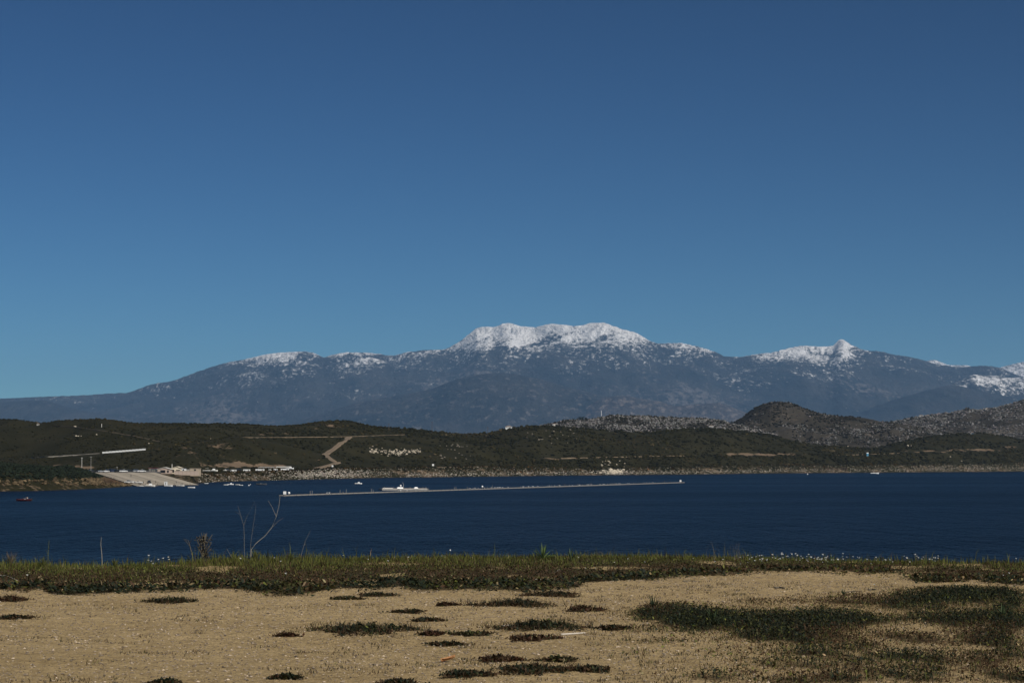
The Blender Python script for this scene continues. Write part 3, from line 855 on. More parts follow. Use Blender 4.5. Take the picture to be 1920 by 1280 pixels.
def leaves(P, size, tint, flat=0.6, rnd=RNG):
    """pointed folded leaves -> verts (n,4,3)"""
    n = len(P)
    a = rnd.uniform(0, 2*PI, n); e = rnd.normal(0.35, 0.5*(1.2-flat), n); ro = rnd.normal(0, 0.7*(1.2-flat), n)
    d = np.stack([np.cos(a)*np.cos(e), np.sin(a)*np.cos(e), np.sin(e)], -1)
    sd_ = np.stack([-np.sin(a)*np.cos(ro), np.cos(a)*np.cos(ro), np.sin(ro)], -1)
    s_ = size[:, None]
    V = np.stack([P, P+d*s_*0.5+sd_*s_*0.28, P+d*s_, P+d*s_*0.5-sd_*s_*0.28], 1)
    return V.reshape(-1, 3), [4*np.arange(n)[:, None]+np.array([[0, 1, 2, 3]])], np.repeat(tint, 4, 0)
def join(parts):
    V, Fs, T, off = [], [], [], 0
    for v_, f_, t_ in parts:
        V.append(v_); T.append(t_); Fs += [q+off for q in f_]; off += len(v_)
    return np.concatenate(V), Fs, np.concatenate(T)
LEAFM = tinted('leaf', 0.7, 6.0, 0.25, 0.3, 0.25)
def plant_mesh(name, parts):
    V, Fs, T = join(parts)
    me = np_mesh(name, V, Fs, False); set_attr(me, 'tint', T)
    return me
GREEN_D = np.array([0.013, 0.020, 0.009]); OLIVE = np.array([0.042, 0.043, 0.012]); BROWN = np.array([0.066, 0.038, 0.017])
YELG = np.array([0.105, 0.112, 0.022]); STRAW = np.array([0.26, 0.20, 0.10])
def pal(w):
    """w (n,5) weights -> pick one palette colour per row, with spread"""
    cs = np.stack([GREEN_D, OLIVE, BROWN, YELG, STRAW])
    cum = np.cumsum(w/w.sum(1, keepdims=True), 1)
    k = (RNG.uniform(0, 1, (len(w), 1)) > cum).sum(1).clip(0, 4)
    return cs[k]*RNG.uniform(0.65, 1.35, (len(w), 1))*RNG.uniform(0.92, 1.08, (len(w), 3))

# the grass strip along the crest
n = 330000
x = RNG.uniform(-11.5, 11.5, n); y = RNG.uniform(24.0, 37.0, n)
k = np.abs(x) < y*0.285+0.6; x, y = x[k], y[k]
s_, c_, ppx, py = veg_density(x, y)
yc = np.interp(x, _cx, _cy)
bald = sstep(0.12, 0.38, fbm(x/1.3, y/2.2, 4, 52))
k = (s_ > RNG.uniform(0.05, 1.1, len(x))) & (y < yc+1.3) & (RNG.uniform(0, 1, len(x)) > 0.7*bald)
x, y, ppx, py, yc = x[k], y[k], ppx[k], py[k], yc[k]
z = gz(x, y)
dfront = (interp(STRIP, ppx)-py)/(interp(STRIP, ppx)-interp(CREST, ppx))     # 0 front .. 1 crest
mottle = fbm(x/0.9, y/1.6, 4, 81); mot2 = fbm(x/2.2, y/3.5, 3, 83)
clump = np.clip(0.55+1.9*fbm(x/1.1, y/2.0, 3, 87), 0.05, 1.6)
W = np.stack([np.clip(3.0*clump*np.exp(-((dfront-0.05)/(0.16+0.12*clump))**2) + 0.4*mottle, 0.05, None)*interp([(0,1),(850,1),(1150,.6),(1300,.35),(2300,.35)], ppx),
              0.55+0.4*mottle, np.clip(0.25-1.2*mottle+0.5*mot2+0.8*np.exp(-((dfront-0.5)/0.25)**2), 0.04, None),
              np.clip(0.06+2.4*sstep(0.5, 1.0, dfront)+0.5*mot2, 0.05, None)*interp([(0,1.2),(640,1.0),(1000,.5),(1300,.8),(2300,.7)], ppx), 0.05+0*x], 1)
T = pal(W)
P = np.stack([x, y, z-0.004], -1)
isb = RNG.uniform(0, 1, len(x)) < np.clip(0.25+0.6*dfront, 0.2, 0.85)
hh = 0.050*np.exp(RNG.normal(0, 0.45, len(x)))*(0.45+0.95*sstep(0.55, 1.0, dfront)+0.45*np.clip(mot2, -0.5, 1)) * interp([(0,1.25),(250,1.1),(420,1.4),(560,1.4),(640,1.0),(2300,0.95)], ppx)
pb = blades(P[isb], hh[isb], RNG.uniform(0.006, 0.012, isb.sum()), T[isb])
lf = ~isb
Pl = P[lf]+np.stack([0*x[lf], 0*x[lf], RNG.uniform(0.003, 0.045, lf.sum())*(0.7+0.8*np.exp(-((dfront[lf]-0.05)/0.2)**2))], -1)
pl = leaves(Pl, RNG.uniform(0.018, 0.05, lf.sum())*(1+0.8*np.exp(-((dfront[lf]-0.05)/0.2)**2)), T[lf])
o = link('grass', plant_mesh('grass', [pb, pl]), LEAFM); o['kind'] = 'stuff'

# low herbs of the right-hand sand
n = 260000
x = RNG.uniform(-1, 7.5, n); y = RNG.uniform(14.0, 26.5, n)
s_, c_, ppx, py = veg_density(x, y)
k = (ppx > 1090) & (ppx < 2150) & (c_**1.15 > RNG.uniform(0.04, 1.0, len(x))) & (s_ < 0.5)
x, y, c_, ppx, py = x[k], y[k], c_[k], ppx[k], py[k]
mottle = fbm(x/0.5, y/0.9, 4, 91)
rust = sum(np.exp(-(((ppx-a_)/b_)**2+((py-c0_)/d_)**2)) for a_, c0_, b_, d_ in [(1480,1127,110,9),(1620,1128,60,8),(1790,1188,130,14),(1230,1140,30,12),(1620,1200,80,10),(1850,1250,80,20),(1500,1272,120,12),(1560,1185,60,7)])
W = np.stack([0.06+1.9*c_**3*(1-0.8*np.clip(rust, 0, 1))+0.3*mottle.clip(-.2), 0.45+0.3*mottle, np.clip(0.75-0.8*c_-0.9*mottle, 0.03, None)+2.2*rust, 0.16+0*x, 0.10*(1-c_)], 1)
T = pal(W)*(1.35-0.4*c_[:, None])
P = np.stack([x, y, gz(x, y)-0.003], -1)
isb = RNG.uniform(0, 1, len(x)) < 0.32
pb = blades(P[isb], RNG.uniform(0.02, 0.085, isb.sum())*(0.6+0.7*c_[isb]), RNG.uniform(0.004, 0.008, isb.sum()), T[isb], 0.7)
lf = ~isb
pl = leaves(P[lf]+np.stack([0*x[lf], 0*x[lf], RNG.uniform(0.002, 0.075, lf.sum())*c_[lf]], -1), RNG.uniform(0.014, 0.04, lf.sum()), T[lf])
o = link('ground_cover', plant_mesh('ground_cover', [pb, pl]), LEAFM); o['kind'] = 'stuff'
# scattered sprouts on bare sand
n = 4200
x = RNG.uniform(-6.5, 6.5, n); y = 14+14*RNG.uniform(0, 1, n)**1.2
ppx, py = proj(x, y, np.full_like(x, GZ))
k = (fbm(x/0.9, y/1.4, 3, 95) > 0.20 - 0.36*sstep(550, 1200, ppx)*sstep(1100, 1200, py+0.05*ppx)-0.10*sstep(700, 1300, ppx))
x, y = x[k], y[k]; q = RNG.integers(5, 14, len(x))
xx = np.repeat(x, q)+RNG.normal(0, 0.045, q.sum()); yy = np.repeat(y, q)+RNG.normal(0, 0.04, q.sum())
T = pal(np.tile([[0.35, 0.25, 0.6, 0.05, 0.12]], (len(xx), 1)))
o = link('sprouts', plant_mesh('sprouts', [blades(np.stack([xx, yy, gz(xx, yy)-0.002], -1), RNG.uniform(0.01, 0.04, len(xx)), RNG.uniform(0.004, 0.008, len(xx)), T, 0.8)]), LEAFM); o['kind'] = 'stuff'

# ================================================================== THINGS IN FRONT
def weed_patch(px, py, hw, hpx, kind, label, n=None, grp='weed patches growing on the bare sand'):
    p = on_ground(px, py)
    k = p.y/F
    rx = hw*k; H = hpx*k*0.75; ry = max(rx*0.55, 0.05)*1.5
    n = n or int(700 + 9000*rx*ry)
    rnd = np.random.default_rng(int(px*7+py))
    a = rnd.uniform(0, 2*PI, n); q = np.sqrt(rnd.uniform(0, 1, n))*(1+0.35*rnd.exponential(0.5, n))
    wob = 1+0.35*np.sin(a*3+px)+0.2*np.sin(a*7+py)
    lx, ly = rx*q*wob*np.cos(a)*0.9, ry*q*wob*np.sin(a)*0.9
    lz = 0.85*H*rnd.uniform(0.0, 1.0, n)*np.clip(1-0.8*q**1.5, 0.06, 1)*(0.6+0.6*np.sin(lx*9/rx+px)**2)
    cs = {'green': [0.7, 0.2, 0.06, 0.02, 0.02], 'dark': [0.6, 0.12, 0.28, 0.0, 0.02], 'red': [0.22, 0.1, 0.68, 0.0, 0.03], 'grey': [0.35, 0.5, 0.1, 0.05, 0.05]}[kind]
    T = pal(np.tile([cs], (n, 1)))
    edge = (q > 0.75) & (rnd.uniform(0, 1, n) < 0.5); T[edge] = BROWN*rnd.uniform(.6, 1.4, (edge.sum(), 1))
    if kind == 'red': T[rnd.uniform(0, 1, n) < 0.5] *= np.array([0.75, 0.5, 0.5])
    P = np.stack([lx, ly, lz+0.004], -1)
    L = leaves(P, rnd.uniform(0.018, 0.045, n), T, 0.5, rnd)
    m_ = n//5
    B = blades(P[:m_]*np.array([1, 1, 0.2]), rnd.uniform(0.4, 1.25, m_)*H+0.01, rnd.uniform(0.004, 0.008, m_), T[:m_], 0.8, rnd)
    root = empty('weed_patch', p, 0, label, 'weed', grp)
    me = plant_mesh('foliage', [L, B]); link('foliage', me, LEAFM, root)
    st = MB()
    for j in range(7):
        a_ = rnd.uniform(0, 2*PI); st.tube([(0, 0, 0.002), (rx*.3*math.cos(a_), ry*.3*math.sin(a_), H*.25+0.006), (rx*.75*math.cos(a_), ry*.75*math.sin(a_), 0.008)], [0.004, 0.003, 0.002], 4)
    st.build('stem', paint('weed_stem', (0.08, 0.05, 0.03), 0.8), root)
    return root
for a in [
 (320,1130,38,15,'green','small dark green weed mat alone on the sand below the left grass'),
 (685,1183,85,24,'green','broad dark green weed mat, the largest on the middle of the sand'),
 (965,1135,62,19,'dark','dark weed mat just in front of the grass strip in the middle'),
 (1095,1143,30,15,'red','reddish brown weed clump right of the dark mat by the grass'),
 (1015,1178,78,24,'green','long dark green weed mat beside the white stick on the sand'),
 (885,1189,36,8,'grey','thin grey green weed strip left of the long dark mat'),
 (1000,1199,42,14,'red','reddish brown weed mat just below the long dark green mat'),
 (800,1164,25,7,'dark','little flat weed above and right of the largest weed mat'),
 (765,1147,25,7,'dark','narrow flat weed above the largest weed mat, near the grass'),
 (837,1136,17,7,'red','tiny rusty weed left of the dark mat by the grass'),
 (836,1208,26,7,'dark','narrow weed streak on bare sand below the thin grey green strip'),
 (938,1241,36,14,'red','reddish dark weed clump right of the orange dead leaf'),
 (1000,1262,62,18,'dark','wide dark weed mat at the bottom centre of the sand'),
 (875,1268,42,12,'dark','dark weed mat at the bottom edge left of the wide one'),
 (1105,1259,36,15,'dark','dark brown green weed clump right of the wide bottom mat'),
 (1048,1242,28,9,'grey','faint olive weed above the wide bottom mat'),
 (537,1192,17,5,'red','tiny brown weed alone on the left part of the sand'),
 (537,1270,22,10,'green','small bright edged green weed near the bottom left of centre'),
 (312,1281,24,9,'green','green weed cut by the bottom edge of the picture'),
 (26,1160,27,7,'dark','dark thin weed by the left edge of the sand'),
 (18,1126,30,15,'red','rusty brown weed clump at the left edge under the grass'),
 (1035,1114,46,13,'dark','dark weed tongue joined to the front of the grass strip'),
 (705,1116,30,9,'green','flat green weed just in front of the grass strip left of centre'),
 (810,1190,18,9,'red','small reddish weed right of the largest weed mat'),
 (745,1281,30,9,'dark','dark weed at the bottom edge below the largest mat'),
 (1150,1182,26,9,'dark','low dark weed at the right end of the white stick'),
 (650,1122,24,6,'grey','faint olive weed on the sand beneath the grass strip left of the flat green one'),
 (1760,1090,34,11,'dark','dark weed tuft at the right end of the upper sand patch'),
]: weed_patch(*a)

def spiky_plant(px, py, hpx, n, tint, label, name='rosette_plant', spread=0.9, grp=None, w=0.022, cat='plant'):
    p = on_ground(px, py); k = p.y/F; H = hpx*k
    rnd = np.random.default_rng(int(px+py*3))
    root = empty(name, p, 0, label, cat, grp)
    V, Fc, T = [], [], []
    me_parts = []
    for j in range(n):
        a = 2*PI*j*0.381966 + rnd.uniform(-.2, .2); e = rnd.uniform(0.35, 1.45) if spread > 0.5 else rnd.uniform(0.9, 1.5)
        L = H*rnd.uniform(0.75, 1.1)
        mb = MB()
        q0, q1, q2, q3 = [Vector((math.cos(a)*L*t*math.cos(e)*(1+0.15*t), math.sin(a)*L*t*math.cos(e)*(1+.15*t), L*(t*math.sin(e)-0.22*t*t*math.cos(e)))) for t in (0, .35, .7, 1)]
        sdv = Vector((-math.sin(a), math.cos(a), 0))*w*0.5
        up = Vector((0, 0, -w*0.25))
        pts = [q0-sdv*.7, q0+up, q0+sdv*.7, q1-sdv, q1+up, q1+sdv, q2-sdv*.7, q2+up*.7, q2+sdv*.7, q3]
        mb.add(pts, [(0,1,4,3),(1,2,5,4),(3,4,7,6),(4,5,8,7),(6,7,9),(7,8,9)])
        o = mb.build('leaf', LEAFM, root)
        set_attr(o.data, 'tint', np.tile([np.array(tint)*rnd.uniform(0.75, 1.3)], (10, 1)))
    return root
spiky_plant(1018,1050,36,26,(0.10,0.15,0.045),'bright green spiky rosette plant standing on the crest in the middle', w=0.028)
spiky_plant(1070,1051,26,14,(0.045,0.07,0.035),'smaller dull green spiky plant right of the bright rosette')
spiky_plant(1558,1056,24,16,(0.12,0.15,0.05),'pale green leafy plant among the white flowers on the crest')
spiky_plant(1582,1118,16,9,(0.04,0.06,0.025),'small green seedling with drooping leaves on the right sand patch', w=0.014)
spiky_plant(1225,1142,34,34,(0.035,0.05,0.022),'grey green grass tussock with long blades at left end of the right weeds', 'grass_tussock', w=0.010, cat='grass')
spiky_plant(1340,1168,34,26,(0.05,0.075,0.03),'broad leaved green tuft in the middle of the dark right weeds','leafy_tuft', w=0.022)
spiky_plant(1880,1160,32,30,(0.05,0.075,0.03),'tall leafy tuft by the right edge among dark weeds','leafy_tuft', w=0.02)
spiky_plant(1810,1112,22,26,(0.035,0.05,0.022),'dark leafy tuft on the upper edge of the right weeds','leafy_tuft', w=0.014)
spiky_plant(478,1052,26,40,(0.12,0.13,0.03),'yellow green grass clump under the tall bent dry stem','grass_tussock', 0.4, w=0.010, cat='grass')
spiky_plant(545,1054,22,34,(0.11,0.12,0.03),'yellow green grass clump right of the tall bent dry stem','grass_tussock', 0.4, w=0.010, cat='grass')
spiky_plant(80,1066,26,34,(0.10,0.11,0.03),'yellow green grass clump on the crest near the left edge','grass_tussock', 0.4, w=0.010, cat='grass')
spiky_plant(20,1062,34,36,(0.15,0.12,0.08),'pale dry grass clump at the left end of the crest','grass_tussock', 0.4, w=0.009, cat='grass')
spiky_plant(215,1066,22,30,(0.10,0.11,0.03),'yellow green grass clump right of the single pale stalk','grass_tussock', 0.4, w=0.010, cat='grass')

DRY = paint('dry_stem', (0.30, 0.27, 0.215), 0.8, 20, 0.2)
DRYB = paint('brown_stem', (0.11, 0.092, 0.066), 0.85, 20, 0.25)
GRS = paint('green_stem', (0.07, 0.08, 0.03), 0.8, 20, 0.2)
DRYF = paint('faint_stem', (0.15, 0.14, 0.115), 0.8, 20, 0.2)
def stem_plant(lines, m, label, name='dry_weed', rad=0.006, cat='plant', grp=None):
    """lines: polylines in photo px, all standing at the first point's ground spot"""
    b0 = on_ground(lines[0][0][0], lines[0][0][1])
    b0.y = min(b0.y, 33.6); b0.z = float(gz(np.array(b0.x), np.array(b0.y)))
    root = empty(name, (x_at(lines[0][0][0], b0.y, b0.z), b0.y, b0.z), 0, label, cat, grp)
    rnd = random.Random(int(lines[0][0][0]))
    for i, ln in enumerate(lines):
        pts = []
        dy = rnd.uniform(-0.12, 0.12) if i else 0
        for j, (a, b_) in enumerate(ln):
            Y = b0.y + (dy*j/len(ln))
            z = ray_z(b_, Y)
            if i == 0 and j == 0: z = b0.z-0.02
            pts.append(Vector((x_at(a, Y, z), Y, z))-root.location)
        rs = [rad*(1 if i == 0 else .5)*(1-0.6*j/(len(pts)-1)) for j in range(len(pts))]
        MB().tube(pts, rs, 5).build('stalk' if i == 0 else 'twig', m, root)
    return root
stem_plant([[(470,1050),(471,1030),(480,1018),(497,1004),(510,988),(518,968),(523,948),(525,930)],[(510,988),(522,976),(532,970)],[(518,968),(510,950),(503,938)]], DRY,
           'tall pale dry stem bending right over the lake with a few twigs', rad=0.0055)
stem_plant([[(459,1050),(458,1030),(458,1005),(457,985),(452,968),(446,948)],[(457,985),(462,970),(478,940)],[(452,968),(447,962),(440,958)]], DRYF, 'thin forked dry stem just left of the tall bent one', rad=0.0042)
stem_plant([[(469,1050),(470,1020),(474,990),(478,965),(480,945)],[(473,996),(479,985),(482,978)]], DRYF, 'faint upright dry stem between the forked and the bent stem', rad=0.003)
stem_plant([[(192,1066),(191,1040),(189,1020),(190,1006)]], DRY, 'single pale dry stalk standing alone on the left crest', rad=0.005)
stem_plant([[(90,1066),(90,1045),(91,1025),(92,1012)],[(90,1040),(86,1030)],[(91,1030),(94,1022)]], GRS, 'thin dark green stalk near the left end of the crest', rad=0.007)
stem_plant([[(562,1050),(566,1035),(572,1015),(582,994)],[(570,1022),(574,1018)]], DRYF, 'thin slanting dry stem right of the tall bent one', rad=0.0045)
stem_plant([[(442,1054),(432,1040),(425,1028)]], DRYF, 'short faint leaning stem between the shrub and the bent stem', rad=0.005)
tw = [[(382,1056),(380,1040),(383,1025),(384,1010),(385,1000)]]
rnd = random.Random(4)
for j in range(26):
    x0 = 382+rnd.uniform(-6, 6); y0 = rnd.uniform(1012, 1044); s_ = rnd.choice((-1, 1))
    tw.append([(x0, y0), (x0+s_*rnd.uniform(2, 6), y0-rnd.uniform(4, 10)), (x0+s_*rnd.uniform(3, 11), y0-rnd.uniform(12, 22))])
shr = stem_plant(tw, DRYB, 'bushy brown dry shrub with bristling twigs on the left crest', 'dry_shrub', 0.018)
rn_ = np.random.default_rng(31); n_ = 420
P_ = np.stack([rn_.normal(0, .055, n_), rn_.normal(0, .05, n_), rn_.uniform(0.02, 0.42, n_)], -1)
link('dry_leaves', plant_mesh('dry_leaves', [leaves(P_, rn_.uniform(.02, .05, n_), np.array([[.085, .072, .048]])*rn_.uniform(.35, 1.5, (n_, 1)), 0.1, rn_)]), LEAFM, shr)
stem_plant([[(364,1056),(360,1040),(357,1026),(353,1013)],[(357,1026),(350,1016),(344,1009)],[(355,1018),(359,1012),(359,1008)],[(353,1013),(348,1011),(346,1015)],[(366,1054),(366,1035),(365,1024)]], DRYB, 'small brown dry plant with a forked top left of the bushy dry shrub', 'dry_shrub', 0.009)
gl = [[(1340,1050),(1338,1030),(1334,1014)]]
for j in range(16):
    x0 = 1326+rnd.uniform(0, 66); gl.append([(x0, 1048), (x0+rnd.uniform(-4, 4), 1034), (x0+rnd.uniform(-9, 9), rnd.uniform(1012, 1026))])
stem_plant(gl, DRYF, 'wispy dry grass stems standing left of the white flowers', 'wispy_grass', 0.0028, 'grass')

# white wildflowers
PET = paint('white_petal', (0.82, 0.82, 0.80), 0.6, 30, 0.05); YEL = paint('yellow_centre', (0.6, 0.42, 0.05), 0.7, 30, 0.1)
def flower_proto():
    root = empty('wildflower', (0, 0, 0), 0, None, 'flower', 'white wildflowers along the crest of the shore')
    MB().tube([(0, 0, -0.02), (0.008, 0, 0.06), (0.0, 0, 0.125)], 0.0022, 4).build('stem', GRS, root)
    hd = MB()
    for k in range(8):
        a = 2*PI*k/8; c_, s_ = math.cos(a), math.sin(a)
        t = Vector((-s_, c_, 0))*0.006; d = Vector((c_, s_, 0)); z0 = Vector((0, -0.006, 0.125)); up = Vector((0, 0, 0.012))
        hd.add([z0+d*.004-t*.5, z0+d*.004+t*.5, z0+d*.018+t+up, z0+d*.022+up, z0+d*.018-t+up], [(0, 1, 2, 3, 4)])
        hd.add([z0+d*.004-t*.5-Vector((0, 0, .002)), z0+d*.018-t, z0+d*.020, z0+d*.018+t, z0+d*.004+t*.5-Vector((0, 0, .002))], [(0, 1, 2, 3, 4)])
    hd.build('petals', PET, root)
    MB().ico((0, -0.006, 0.134), (0.006, 0.006, 0.004)).build('centre', YEL, root)
    return root
fl = []
rnd = random.Random(12)
for j in range(92):
    u = rnd.random()
    x0 = 1380+rnd.betavariate(1.6, 2.0)*270 if u < .8 else rnd.uniform(1640, 1760)
    fl.append((x0, rnd.uniform(1050, 1062)+(3 if x0 > 1600 else 0), ('white wildflower in the drift on the crest left of the pale green leafy plant' if x0 < 1545 else 'white wildflower in the drift on the crest just right of the pale green leafy plant' if x0 < 1645 else 'white wildflower in the thin run at the right end of the drift'), 1.0))
for x0, y0 in [(276,1062),(283,1064),(278,1060),(298,1064),(308,1063),(312,1062),(316,1063),(288,1072)]:
    fl.append((x0, y0, 'white wildflower of the small cluster left of the bushy dry shrub', 1.2))
for x0, y0 in [(50,1092),(449,1060),(514,1056),(528,1066),(538,1090),(726,1062),(768,1055),(828,1052),(858,1052),(690,1060),(642,1053),(1082,1056),(1176,1058),(1208,1062),(1154,1066),(1095,1075),(1260,1075),(1340,1064),(1300,1055),(1356,1062),(1905,1058),(1882,1090),(1890,1086),(1640,1112)]:
    fl.append((x0, y0, 'lone white wildflower dotted in the grass strip away from the drifts', 0.85))
proto = None
for x0, y0, lb, sc in fl:
    p = on_ground(x0, y0)
    o = flower_proto() if proto is None else copy_tree(proto)
    proto = proto or o
    o.location = p; o.rotation_euler = (rnd.uniform(-.25, .1), rnd.uniform(-.2, .2), rnd.uniform(-.6, .6))
    s_ = sc*rnd.uniform(0.45, 0.95)
    o.scale = (s_, s_, s_*rnd.uniform(0.9, 1.35)); o['label'] = lb

# fallen sticks and the dead leaf
def stick(pts, m, label, rad=0.008, name='fallen_stick'):
    b0 = on_ground(*pts[0])
    W = [on_ground(a, b_)-b0+Vector((0, 0, rad+lz)) for a, b_, lz in [(p[0], p[1], p[2] if len(p) > 2 else 0) for p in pts]] if len(pts[0]) == 2 else None
    root = MB().tube(W, [rad*(1-.35*i/(len(W)-1)) for i in range(len(W))], 6).build(name, m)
    root.location = b0
    return tag(root, label, 'stick')
PALE = paint('weathered_stick', (0.50, 0.45, 0.38), 0.8, 15, 0.15)
stick([(1052,1192),(1075,1191),(1096,1189)], PALE, 'short whitish stick lying beside the long dark green weed mat', 0.010)
stick([(975,1087),(1005,1086),(1040,1083.5),(1056,1086,.05)], PALE, 'thin pale stick lying in the grass strip in the middle', 0.006)
stick([(940,1174),(965,1173)], PALE, 'small pale twig on the left end of the long dark mat', 0.007)
stick([(1036,1076),(1044,1071),(1050,1066)], DRY, 'short dry twig leaning in the grass above the thin pale stick', 0.006)
stick([(-5,1079),(12,1080),(32,1088)], PALE, 'pale dry stem lying over the grass at the left edge', 0.009)
stick([(426,1072),(437,1078),(446,1084)], DRY, 'straw coloured twig lying in the grass under the bent stem', 0.007)
stick([(476,1064),(498,1066),(512,1067)], DRY, 'thin straw lying across the grass right of the bent stem', 0.005)
stick([(1453,1104),(1462,1103.5),(1471,1105)], DRYB, 'dark brown twig scrap alone on the upper right sand', 0.014)
stick([(1628,1108),(1636,1107.5),(1643,1109)], DRYB, 'dark twig scrap near the seedling on the upper right sand', 0.011)
stick([(1585,1112),(1600,1109.5),(1615,1110)], DRYB, 'thin curved twig between the seedling and a dark scrap', 0.005)
stick([(1280,1089),(1295,1088.5),(1305,1089)], DRYB, 'dark twig at the front of the grass where the upper sand begins', 0.008)
stick([(1580,1229),(1612,1234),(1640,1241)], DRYB, 'long brown twig lying among weeds at lower right', 0.006)
p = on_ground(840, 1241)
root = empty('dead_leaf', p, 0.4, 'curled orange brown dead leaf lying on the bare sand', 'leaf')
V = []
for i in range(6):
    t = i/5; w = 0.030*math.sin(PI*(0.08+0.88*t))+0.002
    for s_ in (-1, 0, 1): V.append((-0.06+0.12*t, s_*w, 0.008+0.028*t*t + abs(s_)*0.022))
Fc = [(3*i+j, 3*i+j+1, 3*i+j+4, 3*i+j+3) for i in range(5) for j in range(2)]
MB().add(V, Fc).build('blade', paint('orange_leaf', (0.42, 0.20, 0.08), 0.7, 20, 0.2), root)
MB().tube([(-0.11, 0, 0.004), (-0.06, 0, 0.008)], 0.003, 5).build('stalk', DRYB, root)

# ================================================================== ON THE LAKE
WHITE = paint('white_paint', (0.78, 0.78, 0.76), 0.45, 1.5, 0.06)
OFFW = paint('off_white', (0.62, 0.60, 0.55), 0.6, 1.0, 0.12)
GREY = paint('grey_metal', (0.30, 0.29, 0.27), 0.6, 1.0, 0.2)
DGREY = paint('dark_grey', (0.06, 0.06, 0.065), 0.5, 2.0, 0.2)
BLACK = paint('black_rubber', (0.02, 0.02, 0.02), 0.7, 2.0, 0.2)
GLASS = paint('tinted_glass', (0.02, 0.025, 0.03), 0.1, 2.0, 0.1)
WOODG = paint('weathered_deck', (0.33, 0.29, 0.24), 0.85, 0.8, 0.25)
RED = paint('red_paint', (0.34, 0.03, 0.025), 0.4, 2.0, 0.15)
NAVY = paint('navy_paint', (0.025, 0.035, 0.075), 0.35, 2.0, 0.15)
SILV = paint('silver_paint', (0.38, 0.39, 0.40), 0.35, 2.0, 0.1, 0.3)
BLKP = paint('black_paint', (0.015, 0.015, 0.017), 0.3, 2.0, 0.15)
TAN = paint('tan_plaster', (0.42, 0.34, 0.25), 0.85, 0.5, 0.12)
PINK = paint('pink_plaster', (0.42, 0.33, 0.27), 0.85, 0.5, 0.12)
CREAM = paint('cream_canvas', (0.62, 0.55, 0.42), 0.8, 0.8, 0.08)
MAROON = paint('maroon_paint', (0.16, 0.03, 0.035), 0.6, 1.0, 0.15)
CONC = paint('concrete', (0.36, 0.31, 0.24), 0.9, 0.3, 0.14)

def water_at(px, py): return Vector(plane_at(float(px), float(py), 0.0))

# long floating boom with little posts, birds and marker signs
A, B = water_at(528, 929.5), water_at(1281, 904.6)
ang = math.atan2(B.y-A.y, B.x-A.x); L = (B-A).length
boom = empty('floating_boom', A, ang, 'very long thin grey floating boom of jointed sections crossing the lake', 'floating boom')
ns = 54; sl = L/ns
mb = MB().box((sl/2-0.25, 0, 0.12), (sl-0.7, 2.6, 0.4)).box((sl/2-0.25, 1.15, 0.37), (sl-0.7, 0.2, 0.1)).box((sl/2-0.25, -1.15, 0.37), (sl-0.7, 0.2, 0.1))
sec = mb.build('float_section', paint('boom_grey', (0.22, 0.20, 0.175), 0.8, 0.4, 0.25), boom)
secs = [sec]
for i in range(1, ns):
    c = sec.copy(); COL.objects.link(c); c.parent = boom; c.location = (i*sl, 0, 0)
hub = None
for i in range(ns-1):
    if hub is None: hub = MB().tube([(sl-0.75, 0, 0.2), (sl+0.15, 0, 0.2)], 0.16, 6).build('coupling', DGREY, boom)
    else:
        c = hub.copy(); COL.objects.link(c); c.parent = boom; c.location = (i*sl, 0, 0)
post = None
rnd = random.Random(5)
for x0 in [583, 588, 640, 643, 650, 694, 698, 748, 800, 806, 850, 853, 874, 893, 912, 925, 1032, 1060, 1085, 1110, 1245]:
    t = (x0-528)/(1281-528); Yt = 1/((1-t)/A.y + t/B.y)     # along the line in perspective
    s_ = (Yt-A.y)/(B.y-A.y)*L
    hgt = rnd.uniform(1.1, 1.9)
    if post is None:
        post = MB().tube([(0, 0, 0.45), (0, 0, 1.5)], 0.09, 6).box((0, 0, 1.55), (0.3, 0.3, 0.14)).build('post', GREY, boom); o = post
    else: o = post.copy(); COL.objects.link(o); o.parent = boom
    o.location = (s_, rnd.uniform(-.8, .8), 0); o.scale = (1, 1, hgt/1.5)
def boom_pt(x0, off=0.0, z=0.5):
    t = (x0-528)/(1281-528); Yt = 1/((1-t)/A.y + t/B.y); s_ = (Yt-A.y)/(B.y-A.y)
    return A+(B-A)*s_+Vector((-math.sin(ang), math.cos(ang), 0))*off+Vector((0, 0, z))
def marker(px, py, shape, label):
    p = boom_pt(px, 0.4, 0.5)
    ztop = ray_z(py, p.y)
    root = empty('marker_sign', p, 0, label, 'sign')
    h_ = ztop-p.z
    MB().tube([(0, 0, 0), (0, 0, h_)], 0.07, 6).build('post', GREY, root)
    if shape == 'square': MB().box((0, -0.1, h_), (1.25, 0.08, 1.25)).build('sign_board', WHITE, root)
    else: MB().ico((0, 0, h_), (0.55, 0.55, 0.55), 0, 1).build('ball', WHITE, root, True)
    return root
marker(535.5, 923.3, 'square', 'square whitish sign board on a post at the left end of the boom')
marker(543.3, 923.8, 'ball', 'white ball marker right of the square sign on the boom')
marker(905.5, 911.9, 'ball', 'white ball marker standing alone on the middle of the boom')
marker(1277, 901.2, 'square', 'white square sign at the far right end of the boom')
